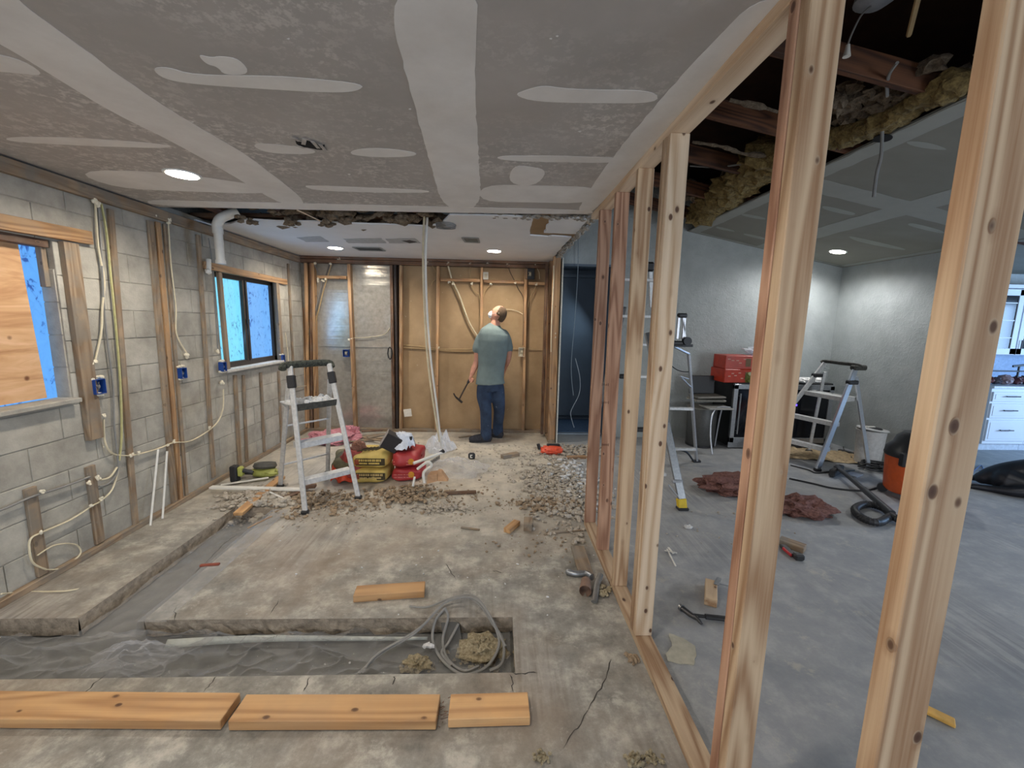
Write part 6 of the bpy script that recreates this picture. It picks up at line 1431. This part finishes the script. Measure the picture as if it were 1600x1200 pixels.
def wall_cab(x0, w, label):
    t = thing('wall_cabinet', label, 'cabinet', (x0+w/2, 5.95, 1.42), 'white wall cabinets'); z0, z1 = 1.35, 2.30; y_ = 5.80
    obj('cabinet_body', MB().box((x0+w/2, y_+.19, (z0+z1)/2), (w-.002, .34, z1-z0), None, .003), CWT, t, M=Matrix())
    m = MB()
    for c, s_ in (((x0+.05, y_, (z0+z1)/2), (.08, .02, z1-z0-.02)), ((x0+w-.05, y_, (z0+z1)/2), (.08, .02, z1-z0-.02)), ((x0+w/2, y_, z1-.05), (w-.02, .02, .09)), ((x0+w/2, y_, z0+.05), (w-.02, .02, .09))): m.box(c, s_, None, .002)
    d = obj('door', m, CWT, t, M=Matrix()); obj('door_glass', MB().box((x0+w/2, y_+.006, (z0+z1)/2), (w-.16, .008, z1-z0-.16)), DGL, d, M=Matrix())
    obj('handle', MB().beam((x0+.05, y_-.03, z0+.08), (x0+.05, y_-.03, z0+.22), .012, .012), HND, d, M=Matrix())
    m = MB()
    for k in range(3): m.box((x0+w/2, y_+.003, z0+.25+k*.25), (w-.16, .012, .012))
    obj('glazing_bar', m, CWT, d, M=Matrix()); return t
ux = DY(1552, 520, 5.8).x-.10
wall_cab(ux, .48, 'white glass door wall cabinet nearest the stud'); wall_cab(ux+.48, .48, 'second white glass door wall cabinet'); wall_cab(ux+.96, .48, 'third white glass door wall cabinet')
tag(obj('crown_trim', MB().beam((ux, 5.78, 2.33), (ux+1.44, 5.78, 2.33), .08, .05), CWT), 'white trim along the top of the wall cabinets', 'trim')
tag(obj('glass_tile_backsplash', MB().box((kx0+1.0, 6.13, 1.14), (2.0, .02, .42)), plain('blue_grey_splashback', S(150, 172, 200), .25)), 'blue grey splashback behind the counter', 'backsplash')
rr = random.Random(5); 
tag(obj('dish_rack', MB().beam((kx0+.1, 5.6, 1.13), (kx0+.75, 5.6, 1.13), .02, .02).beam((kx0+.55, 5.6, .94), (kx0+.55, 5.6, 1.20), .02, .02).beam((kx0+.45, 5.6, 1.20), (kx0+.85, 5.55, 1.26), .02, .03), BLK), 'dark metal stand on the kitchen counter', 'stand')
for i, (dx_, s_, c_, lab) in enumerate(((.12, .07, S(96, 40, 40), 'dark red package at the left of the counter'), (.26, .06, S(60, 52, 60), 'dark package in the counter clutter, second from left'), (.40, .08, S(140, 120, 124), 'greyish pink package in the counter clutter'), (.58, .07, S(74, 30, 34), 'maroon package under the dark stand'), (.74, .08, S(40, 40, 46), 'black package right of the dark stand'))):
    m = MB().blob((kx0+dx_, 5.62, .94+s_*.8), (s_, s_, s_*.9), 3, .35, 3, seed=i, flatb=.94); tag(obj('package', m, plain('package_%d' % i, c_, .5, var=.3), smooth=True), lab, 'package')

# ================================================================ ATTIC DETAILS
def ainsul(px, py, n, spread, m, label, seed, sz=.07, up=.02):
    r = random.Random(seed); mb = MB()
    for i in range(n):
        k = i/max(1, n-1)*(len(px)-1); j = min(int(k), len(px)-2); f = k-j
        p = VP(px[j]*(1-f)+px[j+1]*f, py[j]*(1-f)+py[j+1]*f, up)+V((r.gauss(0, spread), r.gauss(0, spread*1.2), r.uniform(-.02, .06)))
        mb.blob(p, (sz*r.uniform(.5, 1.1), sz*r.uniform(.5, 1.2), sz*r.uniform(.4, .8)), 2, 1.3, 2.6, Matrix.Rotation(r.uniform(0, 3), 3, 'Z'), seed=i)
    return tag(obj('attic_insulation', mb, m), label, 'insulation', kind='stuff')
def batt_strip(px, py, r0, m, label, seed, up=.03, sag=.0):
    pts = smoothpts([VP(x, y, up) for x, y in zip(px, py)], 14); n = 22; vs = []; N = len(pts)
    for i, p in enumerate(pts):
        d = (pts[min(i+1, N-1)]-pts[max(i-1, 0)]).normalized(); sd_ = d.cross(V((0, 0, 1))).normalized(); u_ = sd_.cross(d); k = min(1, .35+min(i, N-1-i)/5)
        for j in range(n):
            a_ = j/n*6.283; q = V((math.cos(a_)*r0[0], math.sin(a_)*r0[1], 0))*k
            w = p+sd_*q.x+u_*q.y; nn = 1+.55*noise.noise(w*5+V((seed, 0, 0)))+.45*noise.noise(w*16+V((seed, 3, 0)))+.25*noise.noise(w*38)
            vs.append(p+sd_*q.x*nn+u_*q.y*nn-V((0, 0, sag*i/N)))
    fs = [(i*n+j, i*n+(j+1) % n, (i+1)*n+(j+1) % n, (i+1)*n+j) for i in range(N-1) for j in range(n)]+[tuple(range(n)), tuple((N-1)*n+j for j in range(n))]
    return tag(obj('insulation_batt', MB().add(vs, fs), m), label, 'insulation')
batt_strip([1088, 1115, 1145, 1175, 1215], [338, 322, 300, 275, 240], (.19, .11), YINS, 'yellow fibreglass batt hanging at the far corner of the ceiling opening', 1, .05, -.05)
batt_strip([1210, 1235, 1265, 1305], [252, 242, 228, 206], (.14, .07), YINS, 'yellow fibreglass batt along the opening behind the doubled stud', 2, .05)
batt_strip([1305, 1345, 1390, 1440, 1512], [216, 204, 184, 160, 118], (.10, .06), YINS, 'tan and yellow insulation batt along the near edge of the opening', 3, .05)
ainsul([1320, 1360, 1400, 1440], [165, 175, 170, 140], 60, .09, GINS, 'grey-white insulation fluff above the opening edge', 4, .07, .10)
ainsul([1085, 1110, 1140, 1170], [300, 322, 290, 268], 46, .07, GINS, 'dark grey fluff above the yellow fibreglass', 5, .08, .14)
def ac(pts, r, m, label, name='attic_cable'): return tag(cable(name, [VP(p[0], p[1], p[2]) for p in pts], r, m, None), label, 'cable')
ac([(1078, 259, .05), (1120, 261, .05), (1160, 256, .05), (1180, 250, .05), (1200, 243, .05)], .008, CABG, 'grey cable sagging across the dark attic opening')
ac([(1435, -5, .1), (1420, 55, .1)], .012, CABT, 'tan cord hanging in the dark attic')
ac([(1402, 98, .03), (1388, 120, .03), (1386, 150, .02)], .009, CABG, 'grey cord hanging behind the attic rafter')
a = VP(1379, 175, .06); q = [VP(1379, 178, .05), VP(1376, 240, -.25), VP(1368, 270, -.55), VP(1364, 308, -.78)]
q = [DY(1379, 178, 2.9), DY(1377, 240, 2.9), DY(1370, 270, 2.9), DY(1365, 308, 2.9)]
tag(cable('hanging_cable', q, .010, CABG, None), 'dark cable hanging through the round hole of the sloping ceiling', 'cable')
obj('cable_hole', MB().lathe([(1e-6, 0), (.055, 0), (.055, -.003), (1e-6, -.003)], VP(1379, 216, -.003), 20, V((0, 0, 1)).rotation_difference(V((.187, 0, .982))).to_matrix()), plain('flat_cable_hole_shade', S(20, 18, 18), 1), ce2, M=Matrix())  # flat disc on the ceiling, the shade inside is its colour
t = thing('attic_lamp_holder', 'white lamp holder with a pull cord high in the dark attic', 'lamp holder', VP(1368, 2, .3))
c = VP(1368, 0, .25); obj('holder_base', MB().lathe([(1e-6, .03), (.09, .03), (.095, 0), (.05, -.03), (1e-6, -.03)], c, 20), plain('grey_porcelain', S(150, 154, 160), .5), t, smooth=True, M=Matrix())
e = [c+V((-.02, 0, -.03)), VP(1345, 25, .18), VP(1330, 55, .12), VP(1325, 70, .10)]; obj('pull_cord', MB().tube(smoothpts(e, 4), .005, 6), CABG, t, smooth=True, M=Matrix()); obj('cord_pull', MB().tube([e[-1], e[-1]+V((0, 0, -.03)), e[-1]+V((0, 0, -.06))], [.010, .014, .020], 10), WPL, t, smooth=True, M=Matrix())
m = MB().tube(smoothpts([VP(1140, 156, .03), VP(1165, 162, .03), VP(1190, 167, .03), VP(1215, 175, .03)], 4), [.012]*4+[.022]*5+[.010]*4, 8)
tag(obj('foam_strip', m, GINS), 'pale foam streak along an attic rafter beside the top plate', 'spray foam')
m = MB().tube(smoothpts([VP(1082, 222, .03), VP(1110, 226, .03), VP(1135, 231, .03), VP(1160, 240, .03), VP(1185, 242, .03), VP(1203, 246, .03)], 4), [.010, .012, .014, .010, .014, .016, .01, .012, .02, .016, .02, .012, .012, .014, .02, .024, .026, .02, .012, .01, .01], 8)
tag(obj('foam_strip', m, GINS), 'lower pale foam and wire line along an attic rafter', 'spray foam')
